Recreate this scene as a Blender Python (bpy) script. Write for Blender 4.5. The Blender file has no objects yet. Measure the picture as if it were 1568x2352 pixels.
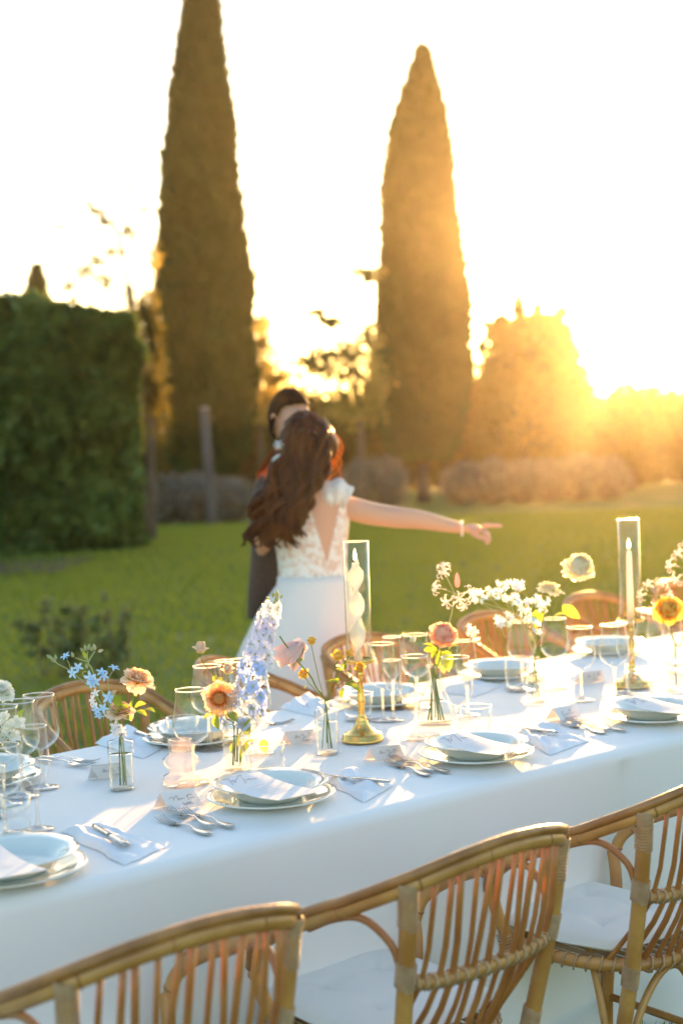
import bpy, math, random
import numpy as np
from mathutils import Vector, Matrix, noise
R = math.radians
random.seed(7); rng = np.random.default_rng(7)
SC = bpy.context.scene
COL = SC.collection

# ------------------------------------------------------------ camera
EYE = Vector((0.0, 0.0, 1.5))
PITCH, ROLL, FPX = R(1.946), R(-2.0), 3267.0
cam_d = bpy.data.cameras.new('camera')
cam = bpy.data.objects.new('camera', cam_d); COL.objects.link(cam)
CM = (Matrix.Rotation(R(90) - PITCH, 3, 'X') @ Matrix.Rotation(ROLL, 3, 'Z'))
cam.matrix_world = Matrix.Translation(EYE) @ CM.to_4x4()
cam_d.sensor_fit = 'VERTICAL'; cam_d.sensor_height = 36; cam_d.sensor_width = 24
cam_d.lens = 50; cam_d.clip_start = .05; cam_d.clip_end = 2000
cam_d.dof.use_dof = True; cam_d.dof.focus_distance = 3.42; cam_d.dof.aperture_fstop = 2.3
SC.camera = cam

def ray(px, py):
    return (CM @ Vector(((px - 784) / FPX, -(py - 1176) / FPX, -1.0)))
def onz(px, py, z=0.0):                      # point of the horizontal plane z seen at a place of the picture
    d = ray(px, py); t = (z - EYE.z) / d.z
    return EYE + d * t
def atd(px, py, dist):                       # point at a given distance in front of the camera
    d = ray(px, py); return EYE + d * (dist / d.y)

# ------------------------------------------------------------ light
SUN_DIR = ray(1440, 785).normalized()
SUN_EL = math.asin(SUN_DIR.z); SUN_AZ = math.atan2(SUN_DIR.x, SUN_DIR.y)
world = bpy.data.worlds.new('World'); SC.world = world; world.use_nodes = True
nt = world.node_tree; nt.nodes.clear()
sky = nt.nodes.new('ShaderNodeTexSky'); sky.sky_type = 'NISHITA'; sky.sun_disc = False
sky.sun_elevation = SUN_EL; sky.sun_rotation = SUN_AZ
sky.air_density = 1.0; sky.dust_density = 1.6; sky.ozone_density = 1.5
bg = nt.nodes.new('ShaderNodeBackground'); bg.inputs['Strength'].default_value = 0.15
wo = nt.nodes.new('ShaderNodeOutputWorld')
nt.links.new(sky.outputs[0], bg.inputs[0]); nt.links.new(bg.outputs[0], wo.inputs[0])
sun_d = bpy.data.lights.new('sun', 'SUN'); sun_d.energy = 5.0; sun_d.angle = R(0.53)
sun_d.color = (1.0, 0.53, 0.16)
sun = bpy.data.objects.new('sun', sun_d); COL.objects.link(sun)
sun.rotation_euler = (-SUN_DIR).to_track_quat('-Z', 'Y').to_euler(); sun.location = (0, 0, 30)
SC.view_settings.view_transform = 'Standard'; SC.view_settings.look = 'None'
SC.view_settings.gamma = 1.0; SC.view_settings.use_curve_mapping = False
SC.view_settings.exposure = 2.6
SC.render.engine = 'CYCLES'
cy = SC.cycles
cy.use_denoising = True
cy.max_bounces = 12; cy.diffuse_bounces = 6; cy.glossy_bounces = 6; cy.transmission_bounces = 8
cy.transparent_max_bounces = 40; cy.volume_bounces = 1
cy.sample_clamp_indirect = 6.0; cy.sample_clamp_direct = 0.0
cy.caustics_reflective = False; cy.caustics_refractive = False

# ------------------------------------------------------------ materials
def newmat(name):
    m = bpy.data.materials.new(name); m.use_nodes = True
    n = m.node_tree; n.nodes.clear()
    o = n.nodes.new('ShaderNodeOutputMaterial')
    return m, n, o
def N(n, t, **kw):
    x = n.nodes.new(t)
    for k, v in kw.items():
        if k in x.inputs: x.inputs[k].default_value = v
        else: setattr(x, k, v)
    return x
def c4(c): return (c[0], c[1], c[2], 1)
def mat(name, col, rough=.6, col2=None, nscale=8, translucent=0, tcol=None, metal=0, bump=0, bscale=40, spec=.5, stretch=None, coat=0, sheen=0, detail=4):
    m, n, o = newmat(name)
    p = N(n, 'ShaderNodeBsdfPrincipled', Roughness=rough, Metallic=metal)
    p.inputs['Specular IOR Level'].default_value = spec
    p.inputs['Coat Weight'].default_value = coat
    p.inputs['Sheen Weight'].default_value = sheen
    tc = N(n, 'ShaderNodeTexCoord'); mp = N(n, 'ShaderNodeMapping')
    n.links.new(tc.outputs['Object'], mp.inputs[0])
    if stretch: mp.inputs['Scale'].default_value = stretch
    csock = None
    if col2 is not None:
        nz = N(n, 'ShaderNodeTexNoise', Scale=nscale, Detail=detail)
        n.links.new(mp.outputs[0], nz.inputs['Vector'])
        cr = N(n, 'ShaderNodeValToRGB'); cr.color_ramp.elements[0].position = .35; cr.color_ramp.elements[1].position = .65
        cr.color_ramp.elements[0].color = c4(col); cr.color_ramp.elements[1].color = c4(col2)
        n.links.new(nz.outputs[0], cr.inputs[0]); csock = cr.outputs[0]
        n.links.new(csock, p.inputs['Base Color'])
    else:
        p.inputs['Base Color'].default_value = c4(col)
    if bump:
        nz2 = N(n, 'ShaderNodeTexNoise', Scale=bscale, Detail=5); n.links.new(mp.outputs[0], nz2.inputs['Vector'])
        b = N(n, 'ShaderNodeBump', Strength=bump, Distance=.01); n.links.new(nz2.outputs[0], b.inputs['Height'])
        n.links.new(b.outputs[0], p.inputs['Normal'])
    if translucent:
        t = N(n, 'ShaderNodeBsdfTranslucent')
        if tcol: t.inputs[0].default_value = c4(tcol)
        elif csock: n.links.new(csock, t.inputs[0])
        else: t.inputs[0].default_value = c4(col)
        mx = N(n, 'ShaderNodeMixShader'); mx.inputs[0].default_value = translucent
        n.links.new(p.outputs[0], mx.inputs[1]); n.links.new(t.outputs[0], mx.inputs[2])
        n.links.new(mx.outputs[0], o.inputs[0])
    else:
        n.links.new(p.outputs[0], o.inputs[0])
    return m
def schlick(n, ior):
    f0 = ((ior - 1) / (ior + 1)) ** 2; lw = N(n, 'ShaderNodeLayerWeight', Blend=.5)
    p = N(n, 'ShaderNodeMath', operation='POWER'); p.inputs[1].default_value = 3.0; n.links.new(lw.outputs['Facing'], p.inputs[0])
    m = N(n, 'ShaderNodeMath', operation='MULTIPLY_ADD'); m.inputs[1].default_value = 1 - f0; m.inputs[2].default_value = f0; n.links.new(p.outputs[0], m.inputs[0]); return m
def glassmat(name, tint=(.985, .99, .985), ior=1.48, rough=.02, base=.0):
    m, n, o = newmat(name)
    tr = N(n, 'ShaderNodeBsdfTransparent'); tr.inputs[0].default_value = c4(tint)
    gl = N(n, 'ShaderNodeBsdfGlossy', Roughness=rough); gl.inputs[0].default_value = (1, 1, 1, 1)
    fr = schlick(n, ior)
    mx = N(n, 'ShaderNodeMixShader')
    ad = N(n, 'ShaderNodeMath', operation='ADD', use_clamp=True); ad.inputs[1].default_value = base
    ge = N(n, 'ShaderNodeNewGeometry'); iv = N(n, 'ShaderNodeMath', operation='SUBTRACT'); iv.inputs[0].default_value = 1; n.links.new(ge.outputs['Backfacing'], iv.inputs[1])
    mu = N(n, 'ShaderNodeMath', operation='MULTIPLY'); n.links.new(ad.outputs[0], mu.inputs[0]); n.links.new(iv.outputs[0], mu.inputs[1])
    n.links.new(fr.outputs[0], ad.inputs[0]); n.links.new(mu.outputs[0], mx.inputs[0])
    n.links.new(tr.outputs[0], mx.inputs[1]); n.links.new(gl.outputs[0], mx.inputs[2]); n.links.new(mx.outputs[0], o.inputs[0])
    return m
def emat(name, col, s):
    m, n, o = newmat(name); e = N(n, 'ShaderNodeEmission', Strength=s); e.inputs[0].default_value = c4(col)
    n.links.new(e.outputs[0], o.inputs[0]); return m

# ------------------------------------------------------------ mesh helpers
class MB:
    def __init__(s): s.v = []; s.f = []; s.n = 0
    def add(s, v, f):
        v = np.asarray(v, dtype=float).reshape(-1, 3)
        s.v.append(v); s.f.extend([tuple(i + s.n for i in q) for q in f]); s.n += len(v); return s
    def tube(s, pts, r, n=8, closed=False, flat=1.0):
        pts = [Vector(p) for p in pts]; m = len(pts)
        rr = r if hasattr(r, '__len__') else [r] * m
        ring = []; up = None
        for i in range(m):
            if closed: t = pts[(i + 1) % m] - pts[i - 1]
            else: t = pts[min(i + 1, m - 1)] - pts[max(i - 1, 0)]
            if t.length < 1e-9: t = Vector((0, 0, 1))
            t.normalize()
            if up is None:
                up = Vector((0, 0, 1)) if abs(t.z) < .9 else Vector((1, 0, 0))
            sd = t.cross(up)
            if sd.length < 1e-6: sd = t.orthogonal()
            sd.normalize(); up = sd.cross(t).normalized()
            for k in range(n):
                a = 2 * math.pi * k / n
                ring.append(pts[i] + sd * (math.cos(a) * rr[i]) + up * (math.sin(a) * rr[i] * flat))
        f = []
        for i in range(m if closed else m - 1):
            j = (i + 1) % m
            for k in range(n):
                k2 = (k + 1) % n
                f.append((i * n + k, i * n + k2, j * n + k2, j * n + k))
        if not closed:
            f.append(tuple(range(n - 1, -1, -1))); f.append(tuple((m - 1) * n + k for k in range(n)))
        return s.add(ring, f)
    def lathe(s, prof, n=32, c=(0, 0, 0), ax=None):
        v = []; f = []; m = len(prof)
        for (r, z) in prof:
            for k in range(n):
                a = 2 * math.pi * k / n
                v.append((c[0] + r * math.cos(a), c[1] + r * math.sin(a), c[2] + z))
        for i in range(m - 1):
            for k in range(n):
                k2 = (k + 1) % n
                f.append((i * n + k, i * n + k2, (i + 1) * n + k2, (i + 1) * n + k))
        return s.add(v, f)
    def box(s, lo, hi):
        x0, y0, z0 = lo; x1, y1, z1 = hi
        v = [(x0, y0, z0), (x1, y0, z0), (x1, y1, z0), (x0, y1, z0), (x0, y0, z1), (x1, y0, z1), (x1, y1, z1), (x0, y1, z1)]
        return s.add(v, [(0, 3, 2, 1), (4, 5, 6, 7), (0, 1, 5, 4), (1, 2, 6, 5), (2, 3, 7, 6), (3, 0, 4, 7)])
    def grid(s, P, nu, nv, closed_u=False):
        f = []
        for i in range(nu if closed_u else nu - 1):
            for j in range(nv - 1):
                i2 = (i + 1) % nu
                f.append((i * nv + j, i2 * nv + j, i2 * nv + j + 1, i * nv + j + 1))
        return s.add(P, f)
    def mesh(s, name, m, smooth=True):
        me = bpy.data.meshes.new(name)
        V = np.concatenate(s.v) if s.v else np.zeros((0, 3))
        me.from_pydata(V.tolist(), [], s.f)
        if smooth: me.polygons.foreach_set('use_smooth', [True] * len(me.polygons))
        if m: me.materials.append(m)
        me.update(); return me
    def build(s, name, m, parent=None, smooth=True, world=False):
        if world and parent is not None:
            L = np.array(wloc(parent)); s.v = [v - L for v in s.v]
        o = bpy.data.objects.new(name, s.mesh(name, m, smooth)); COL.objects.link(o)
        if parent is not None: o.parent = parent
        return o
def wloc(o):
    l = Vector((0, 0, 0))
    while o is not None: l += o.location; o = o.parent
    return l
def tag(o, label=None, cat=None, group=None, kind=None):
    if label: o['label'] = label
    if cat: o['category'] = cat
    if group: o['group'] = group
    if kind: o['kind'] = kind
    return o
def thing(name, label, cat, loc=(0, 0, 0), rz=0, group=None):
    o = bpy.data.objects.new(name, None); COL.objects.link(o); o.empty_display_size = .05
    o.location = loc; o.rotation_euler = (0, 0, rz)
    return tag(o, label, cat, group)
def empty(name, parent, loc=(0, 0, 0)):
    o = bpy.data.objects.new(name, None); COL.objects.link(o); o.parent = parent; o.location = loc; o.empty_display_size = .02
    return o
def inst(name, me, parent, M):
    o = bpy.data.objects.new(name, me); COL.objects.link(o); o.parent = parent; o.matrix_local = M
    return o
def copy_tree(o, loc=None, rz=None, label=None, par=None):
    c = o.copy(); COL.objects.link(c)
    if par is not None: c.parent = par
    if loc is not None: c.location = loc
    if rz is not None: c.rotation_euler = (0, 0, rz)
    if label: c['label'] = label
    for ch in list(o.children): copy_tree(ch, par=c)
    return c
def spl(pts, n=12):                             # Catmull-Rom through the points
    P = [Vector(p) for p in pts]; P = [P[0] * 2 - P[1]] + P + [P[-1] * 2 - P[-2]]
    out = []
    for i in range(1, len(P) - 2):
        for k in range(n):
            t = k / n; a, b, c, d = P[i - 1], P[i], P[i + 1], P[i + 2]
            out.append(.5 * ((2 * b) + (c - a) * t + (2 * a - 5 * b + 4 * c - d) * t * t + (3 * b - a - 3 * c + d) * t ** 3))
    out.append(P[-2]); return out
def cards(C, size, mb_name, m, parent=None, aspect=1.6, up=0.0, kind=None, root=None, sizevar=.4, outn=None):
    """a mesh of leaf-sized folded diamonds at points C"""
    C = np.asarray(C); n = len(C)
    a = rng.normal(size=(n, 3))
    if outn is not None: a = a * .8 + outn * 1.0
    a[:, 2] += up * 2.2
    a /= np.linalg.norm(a, axis=1)[:, None]
    b = rng.normal(size=(n, 3)); b -= (b * a).sum(1)[:, None] * a; b /= np.linalg.norm(b, axis=1)[:, None]
    nn = np.cross(a, b)
    sz = size * (1 + sizevar * (rng.random(n) * 2 - 1))[:, None]
    V = np.empty((n, 4, 3))
    V[:, 0] = C - a * sz * aspect * .5; V[:, 2] = C + a * sz * aspect * .5
    V[:, 1] = C + b * sz * .5 + nn * sz * .15; V[:, 3] = C - b * sz * .5 + nn * sz * .15
    V = V.reshape(-1, 3)
    if root is not None: V = V - np.array(root)
    me = bpy.data.meshes.new(mb_name)
    me.vertices.add(n * 4); me.vertices.foreach_set('co', V.ravel())
    me.loops.add(n * 4); me.loops.foreach_set('vertex_index', np.arange(n * 4))
    me.polygons.add(n); me.polygons.foreach_set('loop_start', np.arange(0, n * 4, 4)); me.polygons.foreach_set('loop_total', np.full(n, 4))
    me.materials.append(m); me.update(calc_edges=True); me.validate()
    o = bpy.data.objects.new(mb_name, me); COL.objects.link(o)
    if parent is not None: o.parent = parent
    if kind: o['kind'] = kind
    return o
# ------------------------------------------------------------ setting: lawn and plants behind
M_lawn = None
def lawnmat():
    m, n, o = newmat('lawn_grass')
    tc = N(n, 'ShaderNodeTexCoord')
    n1 = N(n, 'ShaderNodeTexNoise', Scale=.55, Detail=7); n2 = N(n, 'ShaderNodeTexNoise', Scale=14, Detail=6)
    n.links.new(tc.outputs['Object'], n1.inputs['Vector']); n.links.new(tc.outputs['Object'], n2.inputs['Vector'])
    r1 = N(n, 'ShaderNodeValToRGB'); r1.color_ramp.elements[0].position = .38; r1.color_ramp.elements[1].position = .66
    r1.color_ramp.elements[0].color = (.085, .165, .022, 1); r1.color_ramp.elements[1].color = (.22, .23, .05, 1)
    r2 = N(n, 'ShaderNodeValToRGB'); r2.color_ramp.elements[0].color = (.5, .5, .5, 1); r2.color_ramp.elements[1].color = (1.25, 1.25, 1.2, 1)
    n.links.new(n1.outputs[0], r1.inputs[0]); n.links.new(n2.outputs[0], r2.inputs[0])
    mx = N(n, 'ShaderNodeMix', data_type='RGBA', blend_type='MULTIPLY'); mx.inputs[0].default_value = 1
    n.links.new(r1.outputs[0], mx.inputs[6]); n.links.new(r2.outputs[0], mx.inputs[7])
    p = N(n, 'ShaderNodeBsdfPrincipled', Roughness=.85); p.inputs['Specular IOR Level'].default_value = .2
    b = N(n, 'ShaderNodeBump', Strength=.8, Distance=.04); n.links.new(n2.outputs[0], b.inputs['Height']); n.links.new(b.outputs[0], p.inputs['Normal'])
    n.links.new(mx.outputs[2], p.inputs['Base Color']); n.links.new(p.outputs[0], o.inputs[0])
    return m
M_lawn = lawnmat()
gx, gy = 121, 121
xs = np.sign(np.linspace(-1, 1, gx)) * np.abs(np.linspace(-1, 1, gx)) ** 2 * 110
ys = -40 + (np.linspace(0, 1, gy) ** 1.5) * 155
P = [(x, y, 0.03 * noise.noise(Vector((x * .15, y * .15, 0))) + (0 if y < 12 else .0)) for x in xs for y in ys]
tag(MB().grid(P, gx, gy).build('lawn', M_lawn), 'wide green garden lawn lit by low sun from the right', None, None, 'structure')
tag(MB().grid([(x, y, 0.045 + .01 * noise.noise(Vector((x * 2, y * 2, 3)))) for x in np.linspace(-14, -4.2 , 30) for y in np.linspace(21.0, 24.5, 14)], 30, 14).build('soil_bed', mat('soil', (.05, .03, .015), .9, (.09, .06, .03), 6, bump=.5)),
    'strip of dark bare soil at the foot of the tall hedge', None, None, 'structure')
# grass blades over the visible wedge of lawn
M_blade = mat('grass_blade', (.12, .21, .03), .6, (.20, .25, .05), .6, translucent=.5, tcol=(.34, .36, .04), spec=.25)
def blades():
    n = 125000
    y = 3.4 + (rng.random(n) ** 1.7) * 34; x = (rng.random(n) * 2 - 1) * (y * .42 + 1.4)
    h = .035 + .03 * rng.random(n) + .0016 * y; w = .004 + .0011 * y
    a = rng.random(n) * 2 * np.pi; lean = (rng.random((n, 2)) - .5) * .05
    B = np.stack([x, y, np.zeros(n) - .005], 1)
    d = np.stack([np.cos(a) * w, np.sin(a) * w, 0 * w], 1)
    V = np.empty((n, 3, 3)); V[:, 0] = B - d; V[:, 1] = B + d; V[:, 2] = B + np.stack([lean[:, 0], lean[:, 1], h], 1)
    me = bpy.data.meshes.new('grass_blades')
    me.vertices.add(n * 3); me.vertices.foreach_set('co', V.ravel()); me.loops.add(n * 3); me.loops.foreach_set('vertex_index', np.arange(n * 3))
    me.polygons.add(n); me.polygons.foreach_set('loop_start', np.arange(0, n * 3, 3)); me.polygons.foreach_set('loop_total', np.full(n, 3))
    me.materials.append(M_blade); me.update(calc_edges=True)
    o = bpy.data.objects.new('grass_blades', me); COL.objects.link(o)
    tag(o, 'short mown grass blades covering the garden lawn', 'grass', None, 'stuff')
blades()

M_cyp = mat('cypress_foliage', (.020, .055, .013), .8, (.048, .090, .022), 1.2, translucent=.12, tcol=(.09, .12, .02), spec=.2)
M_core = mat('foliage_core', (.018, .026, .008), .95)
M_bark = mat('bark', (.10, .07, .045), .9, (.18, .13, .09), 12, bump=.6, stretch=(1, 1, .2))
M_hedge = mat('hedge_foliage', (.070, .105, .022), .55, (.19, .25, .06), 2.2, translucent=.25, tcol=(.16, .20, .03), spec=.4)
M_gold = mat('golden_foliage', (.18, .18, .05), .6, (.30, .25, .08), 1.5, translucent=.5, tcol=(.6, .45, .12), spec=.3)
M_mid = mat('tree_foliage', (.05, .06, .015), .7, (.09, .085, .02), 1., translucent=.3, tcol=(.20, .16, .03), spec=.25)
M_lav = mat('lavender_foliage', (.15, .14, .115), .9, (.25, .23, .20), 3, translucent=.2, tcol=(.25, .22, .16), spec=.1)
M_fl = mat('hedge_blossom', (.75, .55, .5), .6, translucent=.4)

def cypress(label, prof, zb, base_px, D, n):
    """prof: list of (py, left px, right px) outlines"""
    b = atd(base_px, 1060, D); root = thing('cypress_tree', label, 'cypress tree', (b.x, D, 0), group='tall cypresses beyond the lawn')
    zs, cx, rr = [], [], []
    for (py, l, r_) in prof:
        pl, pr = atd(l, py, D), atd(r_, py, D); zs.append((pl.z + pr.z) / 2); cx.append((pl.x + pr.x) / 2 - b.x); rr.append((pr.x - pl.x) / 2)
    o = np.argsort(zs); zs = np.array(zs)[o]; cx = np.array(cx)[o]; rr = np.array(rr)[o]
    t = rng.random(n * 2); z = zs[0] + (zs[-1] - zs[0]) * t
    rad = np.interp(z, zs, rr); keep = rng.random(n * 2) < (rad / rr.max()) * .9 + .1; z = z[keep]; rad = rad[keep]; n = len(z)
    a = rng.random(n) * 2 * np.pi
    lump = np.array([noise.noise(Vector((math.cos(q) * 1.6, math.sin(q) * 1.6, w * .55))) + .6 * noise.noise(Vector((math.cos(q) * 4, math.sin(q) * 4, w * 1.7 + 5))) for q, w in zip(a, z)])
    rf = rad * (.93 + .17 * lump - .16 * rng.random(n) ** 2 + .16 * rng.random(n) ** 8) + .02
    C = np.stack([np.interp(z, zs, cx) + rf * np.cos(a), rf * np.sin(a), z], 1)
    cards(C, .18, 'crown', M_cyp, root, aspect=3.0, up=.8, outn=np.stack([np.cos(a), np.sin(a), 0 * a], 1))
    mb = MB(); k = 24; V = []
    for zz in np.linspace(zs[0], zs[-1] - .3, 30):
        r0 = np.interp(zz, zs, rr) * .8
        for q in range(k):
            aa = 2 * math.pi * q / k; r1 = r0 * (1 + .1 * noise.noise(Vector((math.cos(aa) * 1.6, math.sin(aa) * 1.6, zz * .55))))
            V.append((np.interp(zz, zs, cx) + r1 * math.cos(aa), r1 * math.sin(aa), zz))
    f = [(i * k + q, i * k + (q + 1) % k, (i + 1) * k + (q + 1) % k, (i + 1) * k + q) for i in range(29) for q in range(k)]
    f.append(tuple(29 * k + q for q in range(k))); f.append(tuple(range(k)))
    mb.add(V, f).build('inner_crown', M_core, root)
    MB().tube([(0, 0, -.05), (0, 0, .8), (.05, 0, zs[0] + .8)], [.3, .24, .2], 10).build('trunk', M_bark, root)
    return root
cypress('tallest dark cypress, the left of the two, its tip cut off by the frame',
        [(-60, 452, 462), (-10, 430, 490), (60, 420, 498), (160, 404, 516), (300, 388, 535), (450, 374, 548), (600, 364, 562), (700, 358, 570), (850, 362, 580), (960, 378, 576), (1050, 392, 566), (1075, 420, 545)], 0, 474, 45, 30000)
cypress('amber lit cypress with a pointed tip, right of the bride and groom',
        [(112, 967, 971), (150, 952, 985), (220, 925, 1008), (300, 902, 1024), (400, 886, 1038), (550, 877, 1052), (700, 868, 1066), (820, 862, 1076), (930, 868, 1068), (1000, 882, 1056), (1050, 905, 1035)], 0, 970, 50, 30000)
cypress('small distant cypress tip poking up behind the tall hedge', [(608, 82, 86), (640, 72, 98), (680, 62, 108), (900, 50, 125), (1040, 60, 115)], 0, 86, 60, 3500)

def blobpts(cx, cy, cz, rx, ry, rz, n, rough=.35, seed=0, shell=.55):
    v = rng.normal(size=(n, 3)); v /= np.linalg.norm(v, axis=1)[:, None]
    rr = shell + (1 - shell) * rng.random(n) ** .7
    lum = np.array([1 + rough * (noise.noise(Vector(tuple(q * 1.9)) + Vector((seed, 0, 0))) + .7 * noise.noise(Vector(tuple(q * 4.5)) + Vector((0, seed, 0)))) for q in v])
    return np.stack([cx + v[:, 0] * rx * rr * lum, cy + v[:, 1] * ry * rr * lum, cz + v[:, 2] * rz * rr * lum], 1)
def corebox(root, c, r):
    V = []; f = []; a, b = 10, 14
    for i in range(a + 1):
        th = math.pi * i / a
        for j in range(b):
            ph = 2 * math.pi * j / b; d = Vector((math.sin(th) * math.cos(ph), math.sin(th) * math.sin(ph), math.cos(th)))
            k = 1 + .3 * noise.noise(d * 2); V.append((c[0] + d.x * r[0] * k, c[1] + d.y * r[1] * k, c[2] + d.z * r[2] * k))
    for i in range(a):
        for j in range(b): f.append((i * b + j, i * b + (j + 1) % b, (i + 1) * b + (j + 1) % b, (i + 1) * b + j))
    return V, f

# tall clipped hedge on the left
def tall_hedge():
    A = onz(-430, 1318); B = onz(335, 1262)                      # foot of its face
    root = thing('tall_hedge', 'tall dense dark green clipped hedge at the left edge of the lawn', 'hedge', (B.x, B.y, 0))
    A = Vector((A.x, A.y, 0)); B = Vector((B.x, B.y, 0)); A = A + (A - B).normalized() * 7; L = (B - A).length; u = (B - A) / L; w = Vector((-u.y, u.x, 0)); H = 4.8; T = 2.6
    pts = []; nr = []
    def put(s, d, h, nv):
        k = noise.noise(Vector((s * .9, h * .9, d))) * .45 + noise.noise(Vector((s * 2.6, h * 2.6, d + 9))) * .12
        h *= 1 - .07 * (max(0, s) / L) ** 4 + .02 * noise.noise(Vector((s * .7, 3, 0))); p = A + u * s + w * d + Vector((0, 0, h)) + nv * (k - .10 * random.random() - .05)
        pts.append(tuple(p - B)); nr.append(tuple(nv))
    for i in range(44000):
        s = L * (1 - random.random() ** 1.25); h = random.random() ** .92 * H
        put(s, 0, h, -w)
    for i in range(9000): put(random.random() * L, random.random() * T, H - .1 * random.random(), Vector((0, 0, 1)))
    for i in range(7000): put(L, random.random() * T, random.random() * H, u)
    for i in range(3500): put(0, random.random() * T, random.random() * H, -u)
    for i in range(700):                                             # stray shoots on top
        s = random.random() * L; h = H + random.random() ** 2 * .35
        put(s, random.random() * T, h, Vector((0, 0, 1)))
    cards(pts, .17, 'foliage', M_hedge, root, aspect=1.5, outn=np.array(nr) * .8)
    mb = MB(); q = .5
    c = [A + u * q + w * q, B - u * q + w * q, B - u * q + w * (T - q), A + u * q + w * (T - q)]
    V = [tuple(p - B) for p in c] + [tuple(p - B + Vector((0, 0, H - .25))) for p in c]
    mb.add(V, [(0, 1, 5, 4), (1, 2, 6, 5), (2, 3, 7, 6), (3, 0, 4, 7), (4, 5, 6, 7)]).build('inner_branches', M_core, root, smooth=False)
tall_hedge()

def low_hedge(label, x0, x1, ytop, ybase, D, depth, n, m=M_lav, name='lavender_hedge', size=.07, grp='grey lavender mounds along the lawn edge', cat='lavender hedge', step=.9):
    p0 = atd(x0, ybase, D); p1 = atd(x1, ybase, D); top = atd((x0 + x1) / 2, ytop, D).z
    root = thing(name, label, cat, ((p0.x + p1.x) / 2, D, 0), group=grp)
    L = p1.x - p0.x; C = []; k = max(1, round(L / step)); mb = MB()
    for i in range(k):
        cx = -L / 2 + L * (i + .5) / k; h = top * (.84 + .22 * random.random()); r = L / k * .9
        C.append(blobpts(cx, depth / 2, h * .5, r, depth / 2, h * .52, n // k, .2, i * 3.1))
        V, f = corebox(root, (cx, depth / 2, h * .48), (r * .8, depth * .4, h * .46)); mb.add(V, f)
    cards(np.concatenate(C), size, 'foliage', m, root, aspect=2.4, up=.5)
    mb.build('inner_branches', M_core if m is not M_lav else mat('lavender_wood', (.10, .09, .07), .9), root)
low_hedge('grey lavender hedge in front of the left cypress', 325, 560, 1085, 1205, 38, 1.6, 5000)
low_hedge('short grey lavender mound between the bride and the right cypress', 800, 920, 1052, 1145, 44, 1.5, 2500)
low_hedge('long glowing lavender hedge below the bright sun at the right', 1040, 1440, 1046, 1152, 46, 1.8, 8000)

# posts and trees behind
def post():
    t, b = atd(470, 940, 37), atd(488, 1200, 37)
    root = thing('wooden_post', 'weathered grey wooden post leaning in front of the left cypress', 'post', (b.x, b.y, 0))
    MB().tube([(0, 0, -.1), (0, 0, .1), (t.x - b.x, 0, t.z)], [.14, .14, .12], 12).build('shaft', mat('old_wood', (.08, .068, .058), .9, (.12, .105, .09), 9, stretch=(1, 1, .1)), root)
    MB().lathe([(0, 0), (.13, 0), (.12, .05), (0, .07)], 12, (t.x - b.x, 0, t.z)).build('post_cap', mat('old_wood_end', (.3, .27, .24), .9), root)
post()
def loose_tree(label, trunk, limbs, clumps, D, m, size, name='young_tree', cat='tree', grp=None, dens=60):
    b = atd(trunk[0][0], trunk[0][1], D); root = thing(name, label, cat, (b.x, D, 0), group=grp)
    def W(p): q = atd(p[0], p[1], D + (p[2] if len(p) > 2 else 0)); return (q.x - b.x, q.y - D, q.z)
    tp = [W(p) for p in trunk]; tp[0] = (tp[0][0], 0, -.05)
    MB().tube(spl(tp, 5), list(np.linspace(.11, .03, (len(tp) - 1) * 5 + 1)), 8).build('trunk', M_bark, root)
    for l in limbs:
        lp = [W(p) for p in l]; MB().tube(spl(lp, 4), list(np.linspace(.035, .008, (len(lp) - 1) * 4 + 1)), 6).build('branch', M_bark, root)
    C = []
    for i, (px, py, rx, ry) in enumerate(clumps):
        q = W((px, py, random.uniform(-1, 1))); s = D / FPX
        C.append(blobpts(q[0], q[1], q[2], rx * s * 1.5, rx * s, ry * s * 1.5, int(dens * (rx * ry) ** .5 * 1.3), .9, i * 2.3, .02))
    cards(np.concatenate(C), size, 'crown', m, root, aspect=1.6)
loose_tree('thin young tree with sparse pale leaves between the hedge and the left cypress',
    [(330, 1080), (325, 850), (300, 680), (275, 560), (262, 500)], [[(300, 680), (240, 600), (190, 570)], [(280, 590), (320, 520), (340, 480)], [(268, 540), (230, 490), (215, 470)], [(325, 800), (350, 700), (358, 620)]],
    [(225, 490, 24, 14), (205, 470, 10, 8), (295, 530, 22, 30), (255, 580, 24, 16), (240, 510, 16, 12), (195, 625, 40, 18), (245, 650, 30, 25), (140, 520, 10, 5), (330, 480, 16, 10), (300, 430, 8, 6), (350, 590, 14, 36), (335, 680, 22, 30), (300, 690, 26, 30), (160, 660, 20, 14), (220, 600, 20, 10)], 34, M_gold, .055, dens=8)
loose_tree('straggly sunlit shrub rising behind the hedge beside the left cypress', [(345, 1130), (345, 950), (340, 850)], [[(345, 900), (335, 800), (330, 760)]],
    [(345, 760, 22, 50), (350, 830, 22, 50), (352, 900, 24, 50), (350, 990, 26, 60), (340, 1060, 30, 50), (335, 720, 20, 26)], 30, M_mid, .07, dens=14, name='shrub', cat='shrub')
loose_tree('slender trunked golden tree between the two cypresses',
    [(830, 1085), (828, 980), (822, 900), (810, 850)], [[(822, 900), (770, 850), (730, 810)], [(822, 880), (850, 820), (845, 780)], [(800, 860), (760, 760), (720, 715)], [(840, 700), (835, 640), (820, 625)]],
    [(725, 718, 18, 8), (765, 742, 22, 10), (745, 735, 14, 8), (835, 625, 26, 9), (850, 640, 14, 10), (760, 815, 55, 22), (820, 810, 40, 30), (845, 770, 20, 25), (740, 850, 45, 28), (810, 860, 45, 35), (855, 900, 30, 60), (790, 920, 45, 40), (700, 830, 22, 12)], 40, M_gold, .08, dens=14)
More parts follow.
